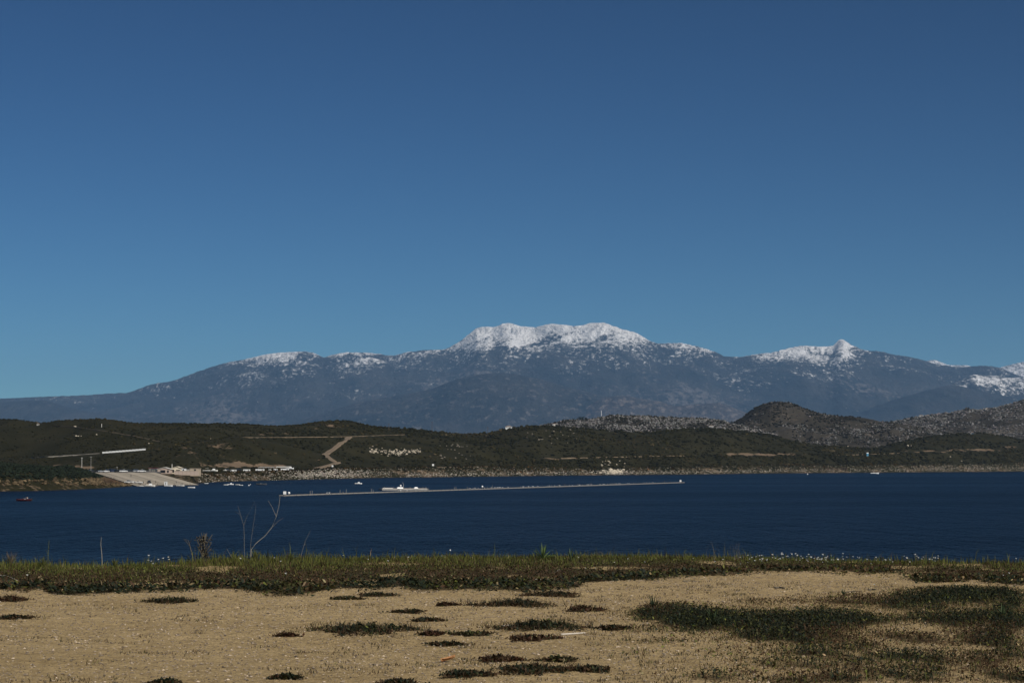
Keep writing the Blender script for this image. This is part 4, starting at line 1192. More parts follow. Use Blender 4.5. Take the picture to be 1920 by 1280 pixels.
# resting gulls
gull_me = None
for j in range(58):
    x0 = rnd.uniform(875, 1235) if j > 3 else (612, 615, 750, 760)[j]
    p = boom_pt(x0, rnd.uniform(-.9, .9), 0.5)
    if gull_me is None:
        g = MB().ico((0, 0, 0.24), (0.34, 0.15, 0.16), 0, 1).ico((0.27, 0, 0.45), (0.12, 0.10, 0.11)).add([(0.37, -.03, .45), (0.37, .03, .45), (0.50, 0, .43), (0.37, 0, .48)], [(0, 1, 2), (1, 3, 2), (3, 0, 2)])
        g.add([(-0.25, -.09, .26), (-0.25, .09, .26), (-0.6, 0, .20), (-0.25, 0, .32)], [(0, 1, 2), (1, 3, 2), (3, 0, 2)]).tube([(0, .05, 0), (0, .05, .12)], .02, 4).tube([(0, -.05, 0), (0, -.05, .12)], .02, 4)
        o = g.build('gull', paint('gull_feather', (0.66, 0.65, 0.63), 0.7, 6, 0.15)); gull_me = o
    else: o = gull_me.copy(); COL.objects.link(o)
    o.location = p; o.rotation_euler = (0, 0, rnd.uniform(0, 6.28))
    tag(o, 'small pale gull resting on the long floating boom', 'gull', 'gulls resting on the floating boom')
# flying gull
p = Vector((x_at(950, 420, ray_z(999, 420)), 420, ray_z(999, 420)))
g = empty('flying_gull', p, 0.6, 'white gull flying low over the lake near the bright spiky plant', 'gull')
MB().ico((0, 0, 0), (0.28, 0.09, 0.09), 0, 1).ico((0.27, 0, 0.03), (0.09, 0.07, 0.07)).build('body', WHITE, g)
for s_ in (-1, 1): MB().add([(0.10, s_*.05, .03), (-0.10, s_*.05, .03), (-0.06, s_*.38, .22), (0.10, s_*.36, .22), (-0.12, s_*.75, .14), (0.10, s_*.05, .06), (-0.1, s_*.05, .05)], [(0, 1, 2, 3), (3, 2, 4), (5, 3, 2, 6)]).build('wing', OFFW, g)

# boats
def hull_mb(L, Wd, H, deck=0.75):
    st = [(-.5, .86, .0), (-.2, 1, .0), (.15, .95, .02), (.36, .62, .08), (.5, .04, .26)]
    V, Fc = [], []
    for t, w, r_ in st:
        x = t*L; hw = Wd/2*w
        V += [(x, -hw*.55, -.12), (x, -hw, H*(.55+r_)), (x, -hw*.98, H*(1+r_)), (x, -hw*.8, H*(1+r_)), (x, -hw*.7, H*deck), (x, hw*.7, H*deck), (x, hw*.8, H*(1+r_)), (x, hw*.98, H*(1+r_)), (x, hw, H*(.55+r_)), (x, hw*.55, -.12)]
    n = 10
    for i in range(len(st)-1):
        for k in range(n): Fc.append((i*n+k, i*n+(k+1) % n, (i+1)*n+(k+1) % n, (i+1)*n+k))
    Fc.append((1, 2, 3, 4, 5, 6, 7, 8, 9, 0)); Fc.append(tuple(4*n+k for k in (0, 9, 8, 7, 6, 5, 4, 3, 2, 1)))
    return MB().add(V, Fc)
def boat(p, rz, L, hm, label, cabin=False, canopy=False, name='motor_boat', group=None):
    root = empty(name, p, rz, label, 'boat', group)
    hull_mb(L, L*.36, L*.13).build('hull', hm, root)
    H = L*.13
    MB().add([(L*.08, -L*.13, H*.9), (L*.08, L*.13, H*.9), (L*.02, L*.12, H*1.75), (L*.02, -L*.12, H*1.75), (L*.09, L*.0, H*.9)], [(0, 1, 2, 3), (1, 4, 2), (0, 3, 4), (4, 3, 2)]).build('windshield', GLASS, root)
    MB().box((-L*.54, 0, H*.9), (L*.07, L*.08, H*1.0), 0, .8).box((-L*.55, 0, H*.15), (L*.03, L*.04, H*.9)).build('outboard_motor', BLACK, root)
    for s_ in (-1, 1): MB().box((-L*.1, s_*L*.08, H*.98), (L*.1, L*.08, H*.35)).build('seat', OFFW, root)
    if cabin: MB().box((L*.06, 0, H*1.55), (L*.3, L*.22, H*1.3), 0, .8).build('cabin', WHITE, root)
    if canopy:
        MB().box((-L*.08, 0, H*3.1), (L*.36, L*.3, H*.16)).build('canopy', OFFW, root)
        for sx in (-.22, .06):
            for s_ in (-1, 1): MB().tube([(L*sx, s_*L*.13, H*.95), (L*sx, s_*L*.13, H*3.05)], .03, 4).build('canopy_pole', GREY, root)
    return root

# people, one skinned surface each
def skin_person(name, joints, edges, radii, zones, parent=None):
    me = bpy.data.meshes.new(name); me.from_pydata(joints, edges, []); me.update()
    o = bpy.data.objects.new(name, me); COL.objects.link(o)
    sm = o.modifiers.new('skin', 'SKIN'); sl_ = me.skin_vertices[0].data
    for i, r_ in enumerate(radii): sl_[i].radius = (r_, r_)
    sl_[0].use_root = True
    ss = o.modifiers.new('sub', 'SUBSURF'); ss.levels = 1; ss.render_levels = 1
    dg = bpy.context.evaluated_depsgraph_get()
    m2 = bpy.data.meshes.new_from_object(o.evaluated_get(dg))
    bpy.data.objects.remove(o)
    m2.name = name
    for _, mm in zones: m2.materials.append(mm)
    for p_ in m2.polygons:
        z = p_.center.z
        p_.material_index = next((i for i, (zt, _) in enumerate(zones) if z < zt), len(zones)-1)
        p_.use_smooth = True
    o = bpy.data.objects.new(name, m2); COL.objects.link(o)
    return o
SKIN = paint('skin', (0.42, 0.26, 0.19), 0.6, 8, 0.08); HAIR = paint('hair', (0.03, 0.022, 0.015), 0.7, 20, 0.2)
DSH = paint('dark_shirt', (0.045, 0.045, 0.06), 0.85, 6, 0.2); DTR = paint('dark_trousers', (0.03, 0.035, 0.05), 0.85, 6, 0.2)
JST = [(0,0,.95),(0,0,1.15),(0,0,1.38),(0,0.01,1.52),(0,0.02,1.60),(0,0.02,1.72), (-.10,0,.90),(-.11,.02,.50),(-.12,0,.08),(-.12,.14,.04), (.10,0,.90),(.11,.02,.50),(.13,-.02,.08),(.13,.12,.04),
       (-.20,0,1.40),(-.26,-.02,1.12),(-.25,.08,.88),(-.24,.12,.78), (.20,0,1.40),(.26,-.02,1.12),(.24,.10,.90),(.23,.15,.80)]
EST = [(0,1),(1,2),(2,3),(3,4),(4,5),(0,6),(6,7),(7,8),(8,9),(0,10),(10,11),(11,12),(12,13),(2,14),(14,15),(15,16),(16,17),(2,18),(18,19),(19,20),(20,21)]
RST = [.15,.14,.16,.065,.10,.09, .09,.065,.045,.04,.09,.065,.045,.04,.06,.048,.036,.035,.06,.048,.036,.035]
ppl = []
def stand_person(p, rz, label, shirt=DSH, tr=DTR):
    o = skin_person('person', JST, EST, RST, [(0.10, BLACK), (0.93, tr), (1.44, shirt), (1.66, SKIN), (9, HAIR)])
    o.location = p; o.rotation_euler = (0, 0, rz)
    return tag(o, label, 'person')
JSE = [(0,0,.10),(0,-.02,.30),(0,-.02,.52),(0,0,.66),(0,.02,.74),(0,.02,.86), (-.10,.05,.08),(-.12,.42,.14),(-.12,.46,-.24),(-.12,.58,-.26), (.10,.05,.08),(.12,.42,.14),(.12,.46,-.24),(.12,.58,-.26),
       (-.20,0,.54),(-.25,.10,.30),(-.18,.34,.26),(-.16,.42,.27), (.20,0,.54),(.25,.10,.30),(.18,.34,.26),(.16,.42,.27)]
def sit_person(p, rz, label, shirt=DSH, tr=DTR):
    o = skin_person('person', JSE, EST, RST, [(-0.2, BLACK), (0.17, tr), (0.58, shirt), (0.80, SKIN), (9, HAIR)])
    o.location = p; o.rotation_euler = (0, 0, rz)
    return tag(o, label, 'person')

p = water_at(44.5, 938.8)
boat(p, PI, 5.6, paint('dark_red_hull', (0.07, 0.012, 0.014), 0.4, 1, 0.2), 'dark red fishing boat drifting on the water at far left', name='fishing_boat')
sit_person(p+Vector((0.95, -0.25, 0.62)), R(80), 'person in dark clothes seated in the stern of the dark red fishing boat')
sit_person(p+Vector((1.35, 0.3, 0.70)), R(95), 'person in pale top seated at the motor of the dark red fishing boat', OFFW)
boat(water_at(1640, 888), 0.05, 11, WHITE, 'long low white boat close under the right shore', False, name='motor_boat')
boat(water_at(672, 907), 0.1, 4.8, WHITE, 'small white boat running between the shore and the barge', True)
boat(water_at(387, 906.3), 0.4, 2.8, WHITE, 'small white boat just right of the boat ramp')
boat(water_at(424, 909), 0.25, 3.0, WHITE, 'white boat at the left of the row moored off the ramp', canopy=False, group='white boats moored off the ramp')
boat(water_at(432.5, 908.4), 0.15, 3.9, WHITE, 'longest white boat of the row moored off the ramp', True, group='white boats moored off the ramp')
boat(water_at(445.5, 908.7), 0.2, 3.0, OFFW, 'grey white boat third in the row moored off the ramp', group='white boats moored off the ramp')
boat(water_at(452, 909.6), 0.1, 2.4, WHITE, 'small white boat at the right end of the moored row', group='white boats moored off the ramp')
boat(water_at(491, 908.7), 0.0, 6.5, DGREY, 'dark low boat on the water right of the moored white row')
boat(water_at(359, 914.4), 0.2, 4.0, WHITE, 'white dinghy afloat off the right corner of the boat ramp')
def buoy(px, py, r_, label):
    p = water_at(px, py); root = empty('buoy', p, 0, label, 'buoy')
    MB().ico((0, 0, r_*.5), (r_, r_, r_), 0, 1).build('float', WHITE, root, True)
    MB().tube([(0, 0, r_*1.4), (0, 0, r_*2.1)], r_*.15, 5).build('top_ring', GREY, root)
buoy(466.5, 910.3, .45, 'white mooring buoy right of the moored white boats')
buoy(469.3, 908.3, .3, 'tiny mooring buoy beyond the white mooring buoy')
buoy(1514, 889.4, .8, 'white buoy floating under the right shore left of the long boat')
buoy(844, 1031.5, .12, 'small white float on the near water in the middle')

# work barge behind the boom
p = water_at(756, 918.3); k = p.y/F
bg_ = empty('work_barge', p, R(20), 'long low grey barge loaded with white gear behind the boom', 'barge')
Lb = 25.0
MB().prism([(-Lb/2, .15), (-Lb/2+1.2, -.3), (Lb/2-1.2, -.3), (Lb/2, .2), (Lb/2, .75), (-Lb/2, .75)], -3.2, 3.2).build('hull', GREY, bg_)
MB().box((0, 0, .82), (Lb-.8, 5.9, .14)).build('deck', WOODG, bg_)
MB().box((-2.2, -1, 1.2), (3.4, 2.0, .6), 0, .8).build('deck_house', WHITE, bg_)
MB().box((-9, -1, 1.05), (5.5, 2.4, .32)).build('white_crate', OFFW, bg_)
MB().box((6.6, -1, 1.2), (2.4, 1.6, .7), 0, .5).build('winch_cover', WHITE, bg_)
MB().tube([(0, 0, .8), (0.2, 0, 3.2), (-.6, 0, 4.0)], [.14, .1, .07], 6).build('mast', GREY, bg_)
MB().ico((-1.7, -1, 2.3), (.5, .5, .5), 0, 1).build('lamp_ball', WHITE, bg_, True)
for s_ in (-11, -6, 3, 10, 11.6): MB().tube([(s_, -2.6, .8), (s_, -2.6, 1.9)], .07, 5).build('rail_post', GREY, bg_)

# ================================================================== RAMP AND MARINA
def rampz(u, v):                    # u 0..1 across, v 0 water .. 1 top
    a = water_at(248, 910.6); b_ = water_at(364, 908.3)
    c = Vector((x_at(290, 1405, 7.2), 1405, 7.2)); d = Vector((x_at(176, 1405, 7.2), 1405, 7.2))
    lo = a+(b_-a)*u + Vector((0, 0, 0.25)); hi = d+(c-d)*u
    p = lo+(hi-lo)*v
    p.z = lo.z + (hi.z-lo.z)*v + 0.55
    return p
ramp_o = empty('boat_ramp', rampz(.5, 0), 0, None); ramp_o['kind'] = 'structure'
base = rampz(.5, 0)
NL = 6
for i in range(NL):
    u0, u1 = i/NL+.004, (i+1)/NL-.004
    dz = 0.06 if i % 2 else 0.0
    V = []
    for v_ in (-0.12, 0.25, 0.5, 0.75, 1.0):
        for u_ in (u0, u1):
            q = rampz(u_, v_)-base+Vector((0, 0, dz)); V += [q, q-Vector((0, 0, 1.2))]
    Fc = []
    for r_ in range(4):
        k = 4*r_
        Fc += [(k, k+2, k+6, k+4), (k, k+4, k+5, k+1), (k+2, k+3, k+7, k+6)]
    Fc += [(0, 1, 3, 2), (16, 18, 19, 17)]
    MB().add(V, Fc).build('concrete_lane', CONC if i % 2 else paint('concrete_worn', (0.30, 0.26, 0.20), 0.9, 0.25, 0.16), ramp_o)
# parking terrace above the ramp
lot = MB(); q = [Vector((x_at(172, 1404, 7.75), 1404, 7.75)), Vector((x_at(300, 1404, 7.75), 1404, 7.75)), Vector((x_at(305, 1490, 8.75), 1490, 8.75)), Vector((x_at(165, 1490, 8.75), 1490, 8.75))]
lot.add(q+[v_-Vector((0, 0, 2.5)) for v_ in q], [(0, 1, 2, 3), (0, 4, 5, 1), (1, 5, 6, 2), (2, 6, 7, 3), (3, 7, 4, 0)])
o = lot.build('parking_lot', paint('asphalt', (0.085, 0.08, 0.074), 0.9, 0.5, 0.2)); o['kind'] = 'structure'
LOT = 7.75

def wheel_mb(x, y, r_, w): return MB().tube([(x, y-w/2, r_), (x, y+w/2, r_)], r_, 10)
def car_proto(kind, m):
    root = empty({'pickup': 'pickup_truck', 'suv': 'parked_suv', 'sedan': 'parked_car', 'van': 'parked_van'}[kind], (0, 0, 0))
    if kind == 'pickup':
        L, W_ = 5.6, 1.95
        body = [(-2.8, .5), (2.75, .5), (2.8, .95), (1.4, 1.12), (1.2, 1.15), (-2.8, 1.15)]
        cab = [(1.25, 1.13), (0.75, 1.85), (-0.5, 1.88), (-0.75, 1.13)]; roof = (0.1, 1.88, 1.35)
    elif kind == 'suv':
        L, W_ = 4.9, 1.95
        body = [(-2.4, .45), (2.4, .45), (2.45, .95), (1.2, 1.12), (-2.4, 1.12)]
        cab = [(1.25, 1.10), (0.6, 1.8), (-2.1, 1.83), (-2.38, 1.10)]; roof = (-.75, 1.83, 2.6)
    elif kind == 'van':
        L, W_ = 5.6, 2.05
        body = [(-2.8, .45), (2.7, .45), (2.75, 1.1), (2.2, 1.3), (-2.8, 1.3)]
        cab = [(2.2, 1.28), (1.5, 2.25), (-2.7, 2.3), (-2.8, 1.28)]; roof = (-.6, 2.3, 4.1)
    else:
        L, W_ = 4.7, 1.82
        body = [(-2.3, .4), (2.3, .4), (2.3, .78), (1.1, .95), (-1.5, .98), (-2.3, .92)]
        cab = [(1.05, .93), (0.4, 1.42), (-1.0, 1.44), (-1.75, .95)]; roof = (-.3, 1.44, 1.3)
    MB().prism(body, -W_/2, W_/2).build('body', m, root)
    MB().prism(cab, -W_/2*.88, W_/2*.88).build('windows', GLASS, root)
    MB().box((roof[0], 0, roof[1]+.03), (roof[2], W_*.84, .08)).build('roof', m, root)
    if kind == 'pickup': MB().box((-1.8, 0, 1.17), (1.9, W_*.8, .05)).build('truck_bed', BLACK, root)
    wm = None
    for sx in (-1, 1):
        for sy in (-1, 1):
            if wm is None:
                wm = MB().tube([(0, -.13, 0), (0, .13, 0)], .37, 10).build('wheel', BLACK, root); w_ = wm
            else: w_ = wm.copy(); COL.objects.link(w_); w_.parent = root
            w_.location = (sx*L*.31, sy*(W_/2-.1), .37)
    for sy in (-1, 1): MB().box((body[1][0]+.03, sy*W_*.36, .78), (.08, .28, .16)).build('headlight', OFFW, root)
    return root
PROTO = {}
def car(kind, m, px, Y, rz, label, z=None, loc=None):
    if z is None: z = LOT+(Y-1404)*1.0/86
    key = (kind, m.name)
    if key not in PROTO: PROTO[key] = o = car_proto(kind, m)
    else: o = copy_tree(PROTO[key])
    o.location = loc if loc is not None else (x_at(px, Y, z), Y, z)
    o.rotation_euler = (0, 0, rz)
    return tag(o, label, {'pickup': 'truck', 'suv': 'car', 'sedan': 'car', 'van': 'van'}[kind], 'vehicles parked above the boat ramp')
car('suv', BLKP, 173.5, 1415, .3, 'black SUV parked under the grey pole at the left end of the row')
car('sedan', BLKP, 183, 1412, 1.2, 'black car second from the left in the row above the ramp')
car('sedan', SILV, 189.5, 1410, .4, 'silver car third from the left in the row above the ramp')
car('sedan', WHITE, 199, 1412, .1, 'white car between the silver car and the dark blue van')
car('van', NAVY, 212, 1416, .9, 'tall dark blue van in the middle of the row above the ramp')
car('suv', BLKP, 220.5, 1414, 1.1, 'black SUV tucked between the dark blue van and a white pickup')
car('pickup', WHITE, 232, 1412, .1, 'white pickup truck right of the dark blue van')
car('suv', BLKP, 243.5, 1414, .2, 'black SUV right of the white pickup in the row middle')
car('sedan', SILV, 252, 1424, .6, 'grey car half hidden near the right end of the row')
car('pickup', WHITE, 266, 1414, .05, 'white pickup truck at the right end of the row by the buildings')
car('suv', DGREY, 205, 1432, .5, 'dark grey SUV in the second row behind the white car')
car('pickup', BLKP, 226, 1436, .2, 'black pickup truck in the second row behind the white pickup')
car('suv', NAVY, 257, 1440, .4, 'navy SUV in the second row near the right end')
q = rampz(0.02, 0.11)
car('pickup', WHITE, 0, 0, 2.9, 'white pickup truck backed down the left edge of the ramp', loc=q+Vector((0, 0, .02)))
q = rampz(0.12, 0.02)
boat(q+Vector((-.5, -.6, .75)), 2.9, 6.0, WHITE, 'white boat on its trailer at the waterline behind the pickup')
tr = empty('boat_trailer', q+Vector((-.5, -.6, 0)), 2.9, 'low boat trailer under the white boat at the waterline', 'trailer')
MB().box((0, .7, .55), (5.6, .12, .12)).box((0, -.7, .55), (5.6, .12, .12)).box((2.9, 0, .55), (1.4, .1, .1)).build('frame', GREY, tr)
for sy in (-1, 1): MB().tube([(-1, sy*1.05-.1, .32), (-1, sy*1.05+.1, .32)], .32, 10).build('wheel', BLACK, tr)
q = rampz(0.3, 0.06); car('pickup', BLKP, 0, 0, 1.9, 'dark pickup truck near the water on the ramp', loc=q+Vector((0, 0, .02)))
stand_person(rampz(0.35, 0.58), 2.8, 'person in dark clothes standing alone on the middle of the ramp')
stand_person(rampz(0.42, 0.08), 1.0, 'person in dark clothes standing low on the ramp near the water')
stand_person(rampz(0.72, 0.03), 0.3, 'person in dark clothes standing near the ramp docks at right')
# floating docks at the foot of the ramp
for (x0, x1, y0, lb) in [(258, 304, 910.6, 'dark floating dock at the left foot of the ramp'), (306, 366, 910.2, 'dark floating dock at the right foot of the ramp')]:
    a, b_ = water_at(x0, y0), water_at(x1, y0-0.5)
    d = empty('floating_dock', a, math.atan2(b_.y-a.y, b_.x-a.x), lb, 'dock'); Ld = (b_-a).length
    MB().box((Ld/2, 0, .1), (Ld, 2.6, .4)).build('float', BLACK, d)
    npl = 10
    pl = None
    for j in range(npl):
        if pl is None: pl = MB().box((Ld/npl/2, 0, .38), (Ld/npl-.15, 2.5, .12)).build('deck_panel', paint('dark_deck', (0.06, 0.05, 0.045), 0.8, 1, .2), d); c = pl
        else: c = pl.copy(); COL.objects.link(c); c.parent = d
        c.location = (j*Ld/npl, 0, 0)
    for j in range(4): MB().tube([(Ld*(j+.5)/4, 1.4, -.5), (Ld*(j+.5)/4, 1.4, 1.5)], .14, 6).build('pile', DGREY, d)
boat(water_at(281, 911.8), .02, 6.4, OFFW, 'grey white boat moored along the left ramp dock', True)
boat(water_at(266.5, 911.6), .02, 3.2, WHITE, 'tiny white boat at the left end of the ramp docks')
boat(water_at(316, 911.5), .02, 5.0, WHITE, 'white boat beside the white hut at the ramp docks')
boat(water_at(338, 911.2), .0, 5.0, OFFW, 'low pale boat moored along the right ramp dock')
p = water_at(311, 910.4)
hut = empty('dock_hut', p, 0, 'small white hut standing on the ramp docks', 'hut')
MB().box((0, 0, 1.5), (1.7, 1.7, 2.2)).build('wall', WHITE, hut); MB().box((0, 0, 2.66), (2.0, 2.0, .12)).build('roof', OFFW, hut); MB().box((0, -.86, 1.35), (.7, .06, 1.7)).build('door', GREY, hut)

# buildings on the terrace
def placed(px, py, Y=None):
    if Y is None: return HA.at(px, py)
    z = ray_z(py, Y); return Vector((x_at(px, Y, z), Y, z))
def pxw(npx, Y): return npx*Y/F
def house(name, x0, x1, ytop, ybot, Y, depth, wall, roofm, label, roof='flat', opens=(), cat='building', mat_open=BLKP):
    zb_, zt = ray_z(ybot, Y), ray_z(ytop, Y); W_ = pxw(x1-x0, Y); h_ = zt-zb_
    root = empty(name, (x_at((x0+x1)/2, Y, zb_), Y, zb_), 0, label, cat)
    if roof == 'flat':
        MB().box((0, depth/2, h_*.47-1), (W_, depth, h_*.94+2)).build('wall', wall, root)
        MB().box((0, depth/2, h_*.97), (W_+.5, depth+.5, h_*.06)).build('roof', roofm, root)
        hw_ = h_*.94
    else:
        hw_ = h_*.66
        MB().prism([(-W_/2, -2), (W_/2, -2), (W_/2, hw_), (0, h_*.93), (-W_/2, hw_)], 0, depth).build('wall', wall, root)
        e = .5
        MB().add([(-W_/2-e, -e, hw_-.1), (0, -e, h_), (0, depth+e, h_), (-W_/2-e, depth+e, hw_-.1), (-W_/2-e, -e, hw_+.1), (0, -e, h_+.2), (0, depth+e, h_+.2), (-W_/2-e, depth+e, hw_+.1)], [(0,3,2,1),(4,5,6,7),(0,1,5,4),(2,3,7,6),(0,4,7,3)]
          ).add([(W_/2+e, -e, hw_-.1), (0, -e, h_), (0, depth+e, h_), (W_/2+e, depth+e, hw_-.1), (W_/2+e, -e, hw_+.1), (0, -e, h_+.2), (0, depth+e, h_+.2), (W_/2+e, depth+e, hw_+.1)], [(0,1,2,3),(4,7,6,5),(0,4,5,1),(2,6,7,3),(0,3,7,4)]).build('roof', roofm, root)
    for (u0, u1, v0, v1, nm) in opens:
        MB().box((W_*((u0+u1)/2-.5), -.06, hw_*(v0+v1)/2), (W_*(u1-u0), .16, hw_*(v1-v0))).build(nm, mat_open if nm != 'frame' else WHITE, root)
    return root
house('open_shelter', 278.5, 294.5, 876.8, 885.8, 1440, 6, DGREY, MAROON, 'dark open shelter with a maroon end wall left of the pink building', 'flat', [(.05, .28, 0, .95, 'doorway'), (.38, .55, .1, .7, 'window'), (.6, .76, .1, .7, 'window')], mat_open=paint('shade_grey', (.16, .15, .13), .8))
MB_ = None
house('pink_building', 295.2, 320.5, 876.0, 886.2, 1440, 9, PINK, OFFW, 'pinkish building with a low gable roof and wide dark opening', 'gable', [(.22, .58, .02, .78, 'doorway'), (.72, .84, .1, .75, 'door')])
house('cream_tent', 320.8, 341.5, 874.4, 885.6, 1446, 9, CREAM, CREAM, 'cream canopy tent with a peaked roof beside the pink building', 'gable', [(.05, .28, .0, .75, 'doorway'), (.45, .8, .35, .7, 'window')])
house('white_booth', 340.6, 347.6, 877.2, 884, 1436, 4, WHITE, BLKP, 'small white booth with a dark flat roof and one window', 'flat', [(.25, .7, .4, .75, 'window')])
house('tan_building', 355.8, 373.4, 877.6, 886.6, 1432, 8, TAN, TAN, 'tan flat roofed block with one dark window right of the white booth', 'flat', [(.46, .66, .5, .85, 'window'), (.12, .3, .25, .45, 'vent')])
house('low_shed', 347.8, 356, 878.6, 885, 1440, 5, GREY, DGREY, 'low grey shed between the white booth and the tan block', 'flat', [(.1, .9, .1, .5, 'doorway')])
# retaining wall in front of the buildings
Yw = 1424; z0 = ray_z(887.6, Yw); z1 = ray_z(882.6, Yw)
rw = empty('retaining_wall', (x_at(327, Yw, z0), Yw, z0), 0, 'long tan retaining wall below the booth and the tan block', 'wall')
Lw = pxw(45, Yw)
o0 = None
for j in range(6):
    if o0 is None: o0 = MB().box((Lw/12, 0, (z1-z0)/2-.6), (Lw/6-.08, .5, z1-z0+1.2)).build('wall_panel', PINK, rw); c = o0
    else: c = o0.copy(); COL.objects.link(c); c.parent = rw
    c.location = (j*Lw/6, 0, 0)
MB().box((Lw/2, 0, z1-z0+.1), (Lw, .7, .2)).build('coping', TAN, rw)
def pole(px, ytop, ybot, Y, m, label, name='light_pole', r_=.14, head=True, cat='pole', grp=None):
    z0, z1 = ray_z(ybot, Y), ray_z(ytop, Y)
    root = empty(name, (x_at(px, Y, z0), Y, z0), 0, label, cat, grp)
    MB().tube([(0, 0, -1.5), (0, 0, z1-z0)], [r_*1.2, r_*.8], 6).build('shaft', m, root)
    if head == True: MB().box((0, 0, z1-z0+.12), (1.3, .35, .25)).build('lamp_head', m, root)
    elif head == 'cross':
        MB().box((0, 0, z1-z0-.7), (2.6, .2, .22)).build('crossarm', m, root)
        for s_ in (-1, 1): MB().tube([(s_*1.1, 0, z1-z0-.6), (s_*1.1, 0, z1-z0-.25)], .08, 5).build('insulator', m, root)
    return root
pole(153.4, 858.2, 873.5, 1480, OFFW, 'white light pole standing on the pale dirt left of the parked cars', r_=.15)
pole(170.3, 856.5, 887, 1408, GREY, 'tall grey light pole at the left end of the parked cars', r_=.14)
pole(322.5, 869.5, 876, 1450, OFFW, 'short white flagpole rising behind the pink building', 'flagpole', .22, False)
pole(219.5, 875.5, 883, 1470, GREY, 'short grey lamp post behind the dark blue van', r_=.14)
WOODP = paint('utility_wood', (0.10, 0.08, 0.06), 0.9, 1, .2)
pole(729, 793.5, 803.5, 2500, WOODP, 'utility pole on the ridge right of the dirt track', 'utility_pole', .22, 'cross', grp='utility poles along the ridge')
pole(810, 790.5, 810, 2560, WOODP, 'tallest utility pole, on the low saddle left of centre', 'utility_pole', .22, 'cross', grp='utility poles along the ridge')
pole(914.5, 800, 813, 2650, WOODP, 'utility pole by the foot of the central hill', 'utility_pole', .22, 'cross', grp='utility poles along the ridge')
p = HA.at(190.5, 800.5)
pole(190.5, 794, 801, p.y, OFFW, 'pale marker post on the dark left hill', 'marker_post', .3, False)
pole(1127.6, 769.5, 786, 4180, WHITE, 'thin white mast on the rocky ridge right of the dark trees', 'mast', .5, False, 'mast')

# storage row: boats on trailers and white box trailers
def box_trailer(px0, px1, ytop, ybot, Y, label):
    zb_ = ray_z(ybot, Y); zt = ray_z(ytop, Y); W_ = pxw(px1-px0, Y); h_ = zt-zb_
    root = empty('box_trailer', (x_at((px0+px1)/2, Y, zb_), Y, zb_), 0, label, 'trailer', 'white trailers in the storage yard')
    MB().box((0, 1.2, h_*.58), (W_, 2.4, h_*.84)).build('box', WHITE, root)
    MB().box((0, 1.2, h_*1.02), (W_+.1, 2.5, .08)).build('roof', OFFW, root)
    for s_ in (-.3, .3): 
        MB().tube([(W_*s_, -.05, .36), (W_*s_, .2, .36)], .36, 10).build('wheel', BLACK, root)
    MB().box((W_*.3, -.03, h_*.55), (.9, .07, h_*.6)).build('door', GREY, root)
for a in [(432.2,442.6,880.2,883.4,1480,'white box trailer nearest the beached boats'), (456,468.6,879.6,882.8,1495,'white box trailer second from the left in the yard'), (479,495.2,879,882.4,1510,'longest white box trailer, middle of the yard'),
          (513.2,519.8,878.6,881.6,1530,'short white box trailer in the right half of the yard'), (526.6,541.6,878,881.2,1540,'long white box trailer at the right end of the yard')]: box_trailer(*a)
def yard_boat(px, py, Y, L, label, canopy=False, rz=0.0):
    z = ray_z(py, Y); boat((x_at(px, Y, z), Y, z+.1), rz, L, OFFW, label, not canopy, canopy, 'stored_boat', 'boats stored ashore by the buildings')
yard_boat(387, 883.2, 1440, 5.4, 'pale boat with a canopy stored ashore right of the tan block', True, 3.1)
yard_boat(400, 883.2, 1444, 6.2, 'pale cabin boat stored ashore, second from the tan block', False)
yard_boat(422, 882.0, 1460, 2.6, 'tiny white boat stored left of the first box trailer', False)
yard_boat(506, 881.2, 1530, 2.4, 'tiny white boat stored between the long and short box trailers', False)
car('suv', BLKP, 449, 1500, .1, 'dark car parked between two white box trailers in the yard', z=ray_z(882.4, 1500))
car('suv', DGREY, 427.5, 1475, .1, 'dark grey car parked left of the first white box trailer', z=ray_z(883, 1475))
# long pale roof and awning at the yard's right end
def canopy_shed(x0, x1, ytop, ybot, Y, m, label):
    zb_, zt = ray_z(ybot, Y), ray_z(ytop, Y); W_ = pxw(x1-x0, Y)
    root = empty('canopy_shed', (x_at((x0+x1)/2, Y, zb_), Y, zb_), 0, label, 'shed')
    h_ = zt-zb_
    MB().add([(-W_/2, 0, h_*.7), (W_/2, 0, h_*.7), (W_/2, 5, h_), (-W_/2, 5, h_), (-W_/2, 0, h_*.7+.15), (W_/2, 0, h_*.7+.15), (W_/2, 5, h_+.15), (-W_/2, 5, h_+.15)], [(0,3,2,1),(4,5,6,7),(0,1,5,4),(1,2,6,5),(2,3,7,6),(3,0,4,7)]).build('roof', m, root)
    for s_ in (-.48, -.16, .16, .48):
        MB().tube([(W_*s_, .2, -1), (W_*s_, .2, h_*.7)], .12, 5).build('post', GREY, root)
    return root
canopy_shed(517, 545, 874.4, 878.6, 1580, OFFW, 'long pale roofed shed behind the right box trailers')
canopy_shed(484, 514, 875.2, 878.8, 1560, GREY, 'grey roofed open shed behind the middle box trailers')
boat((x_at(544, 1560, ray_z(878.6, 1560)), 1560, ray_z(878.6, 1560)), 0, 5.5, WHITE, 'white boat stored ashore at the right end of the pale shed', True, name='stored_boat')

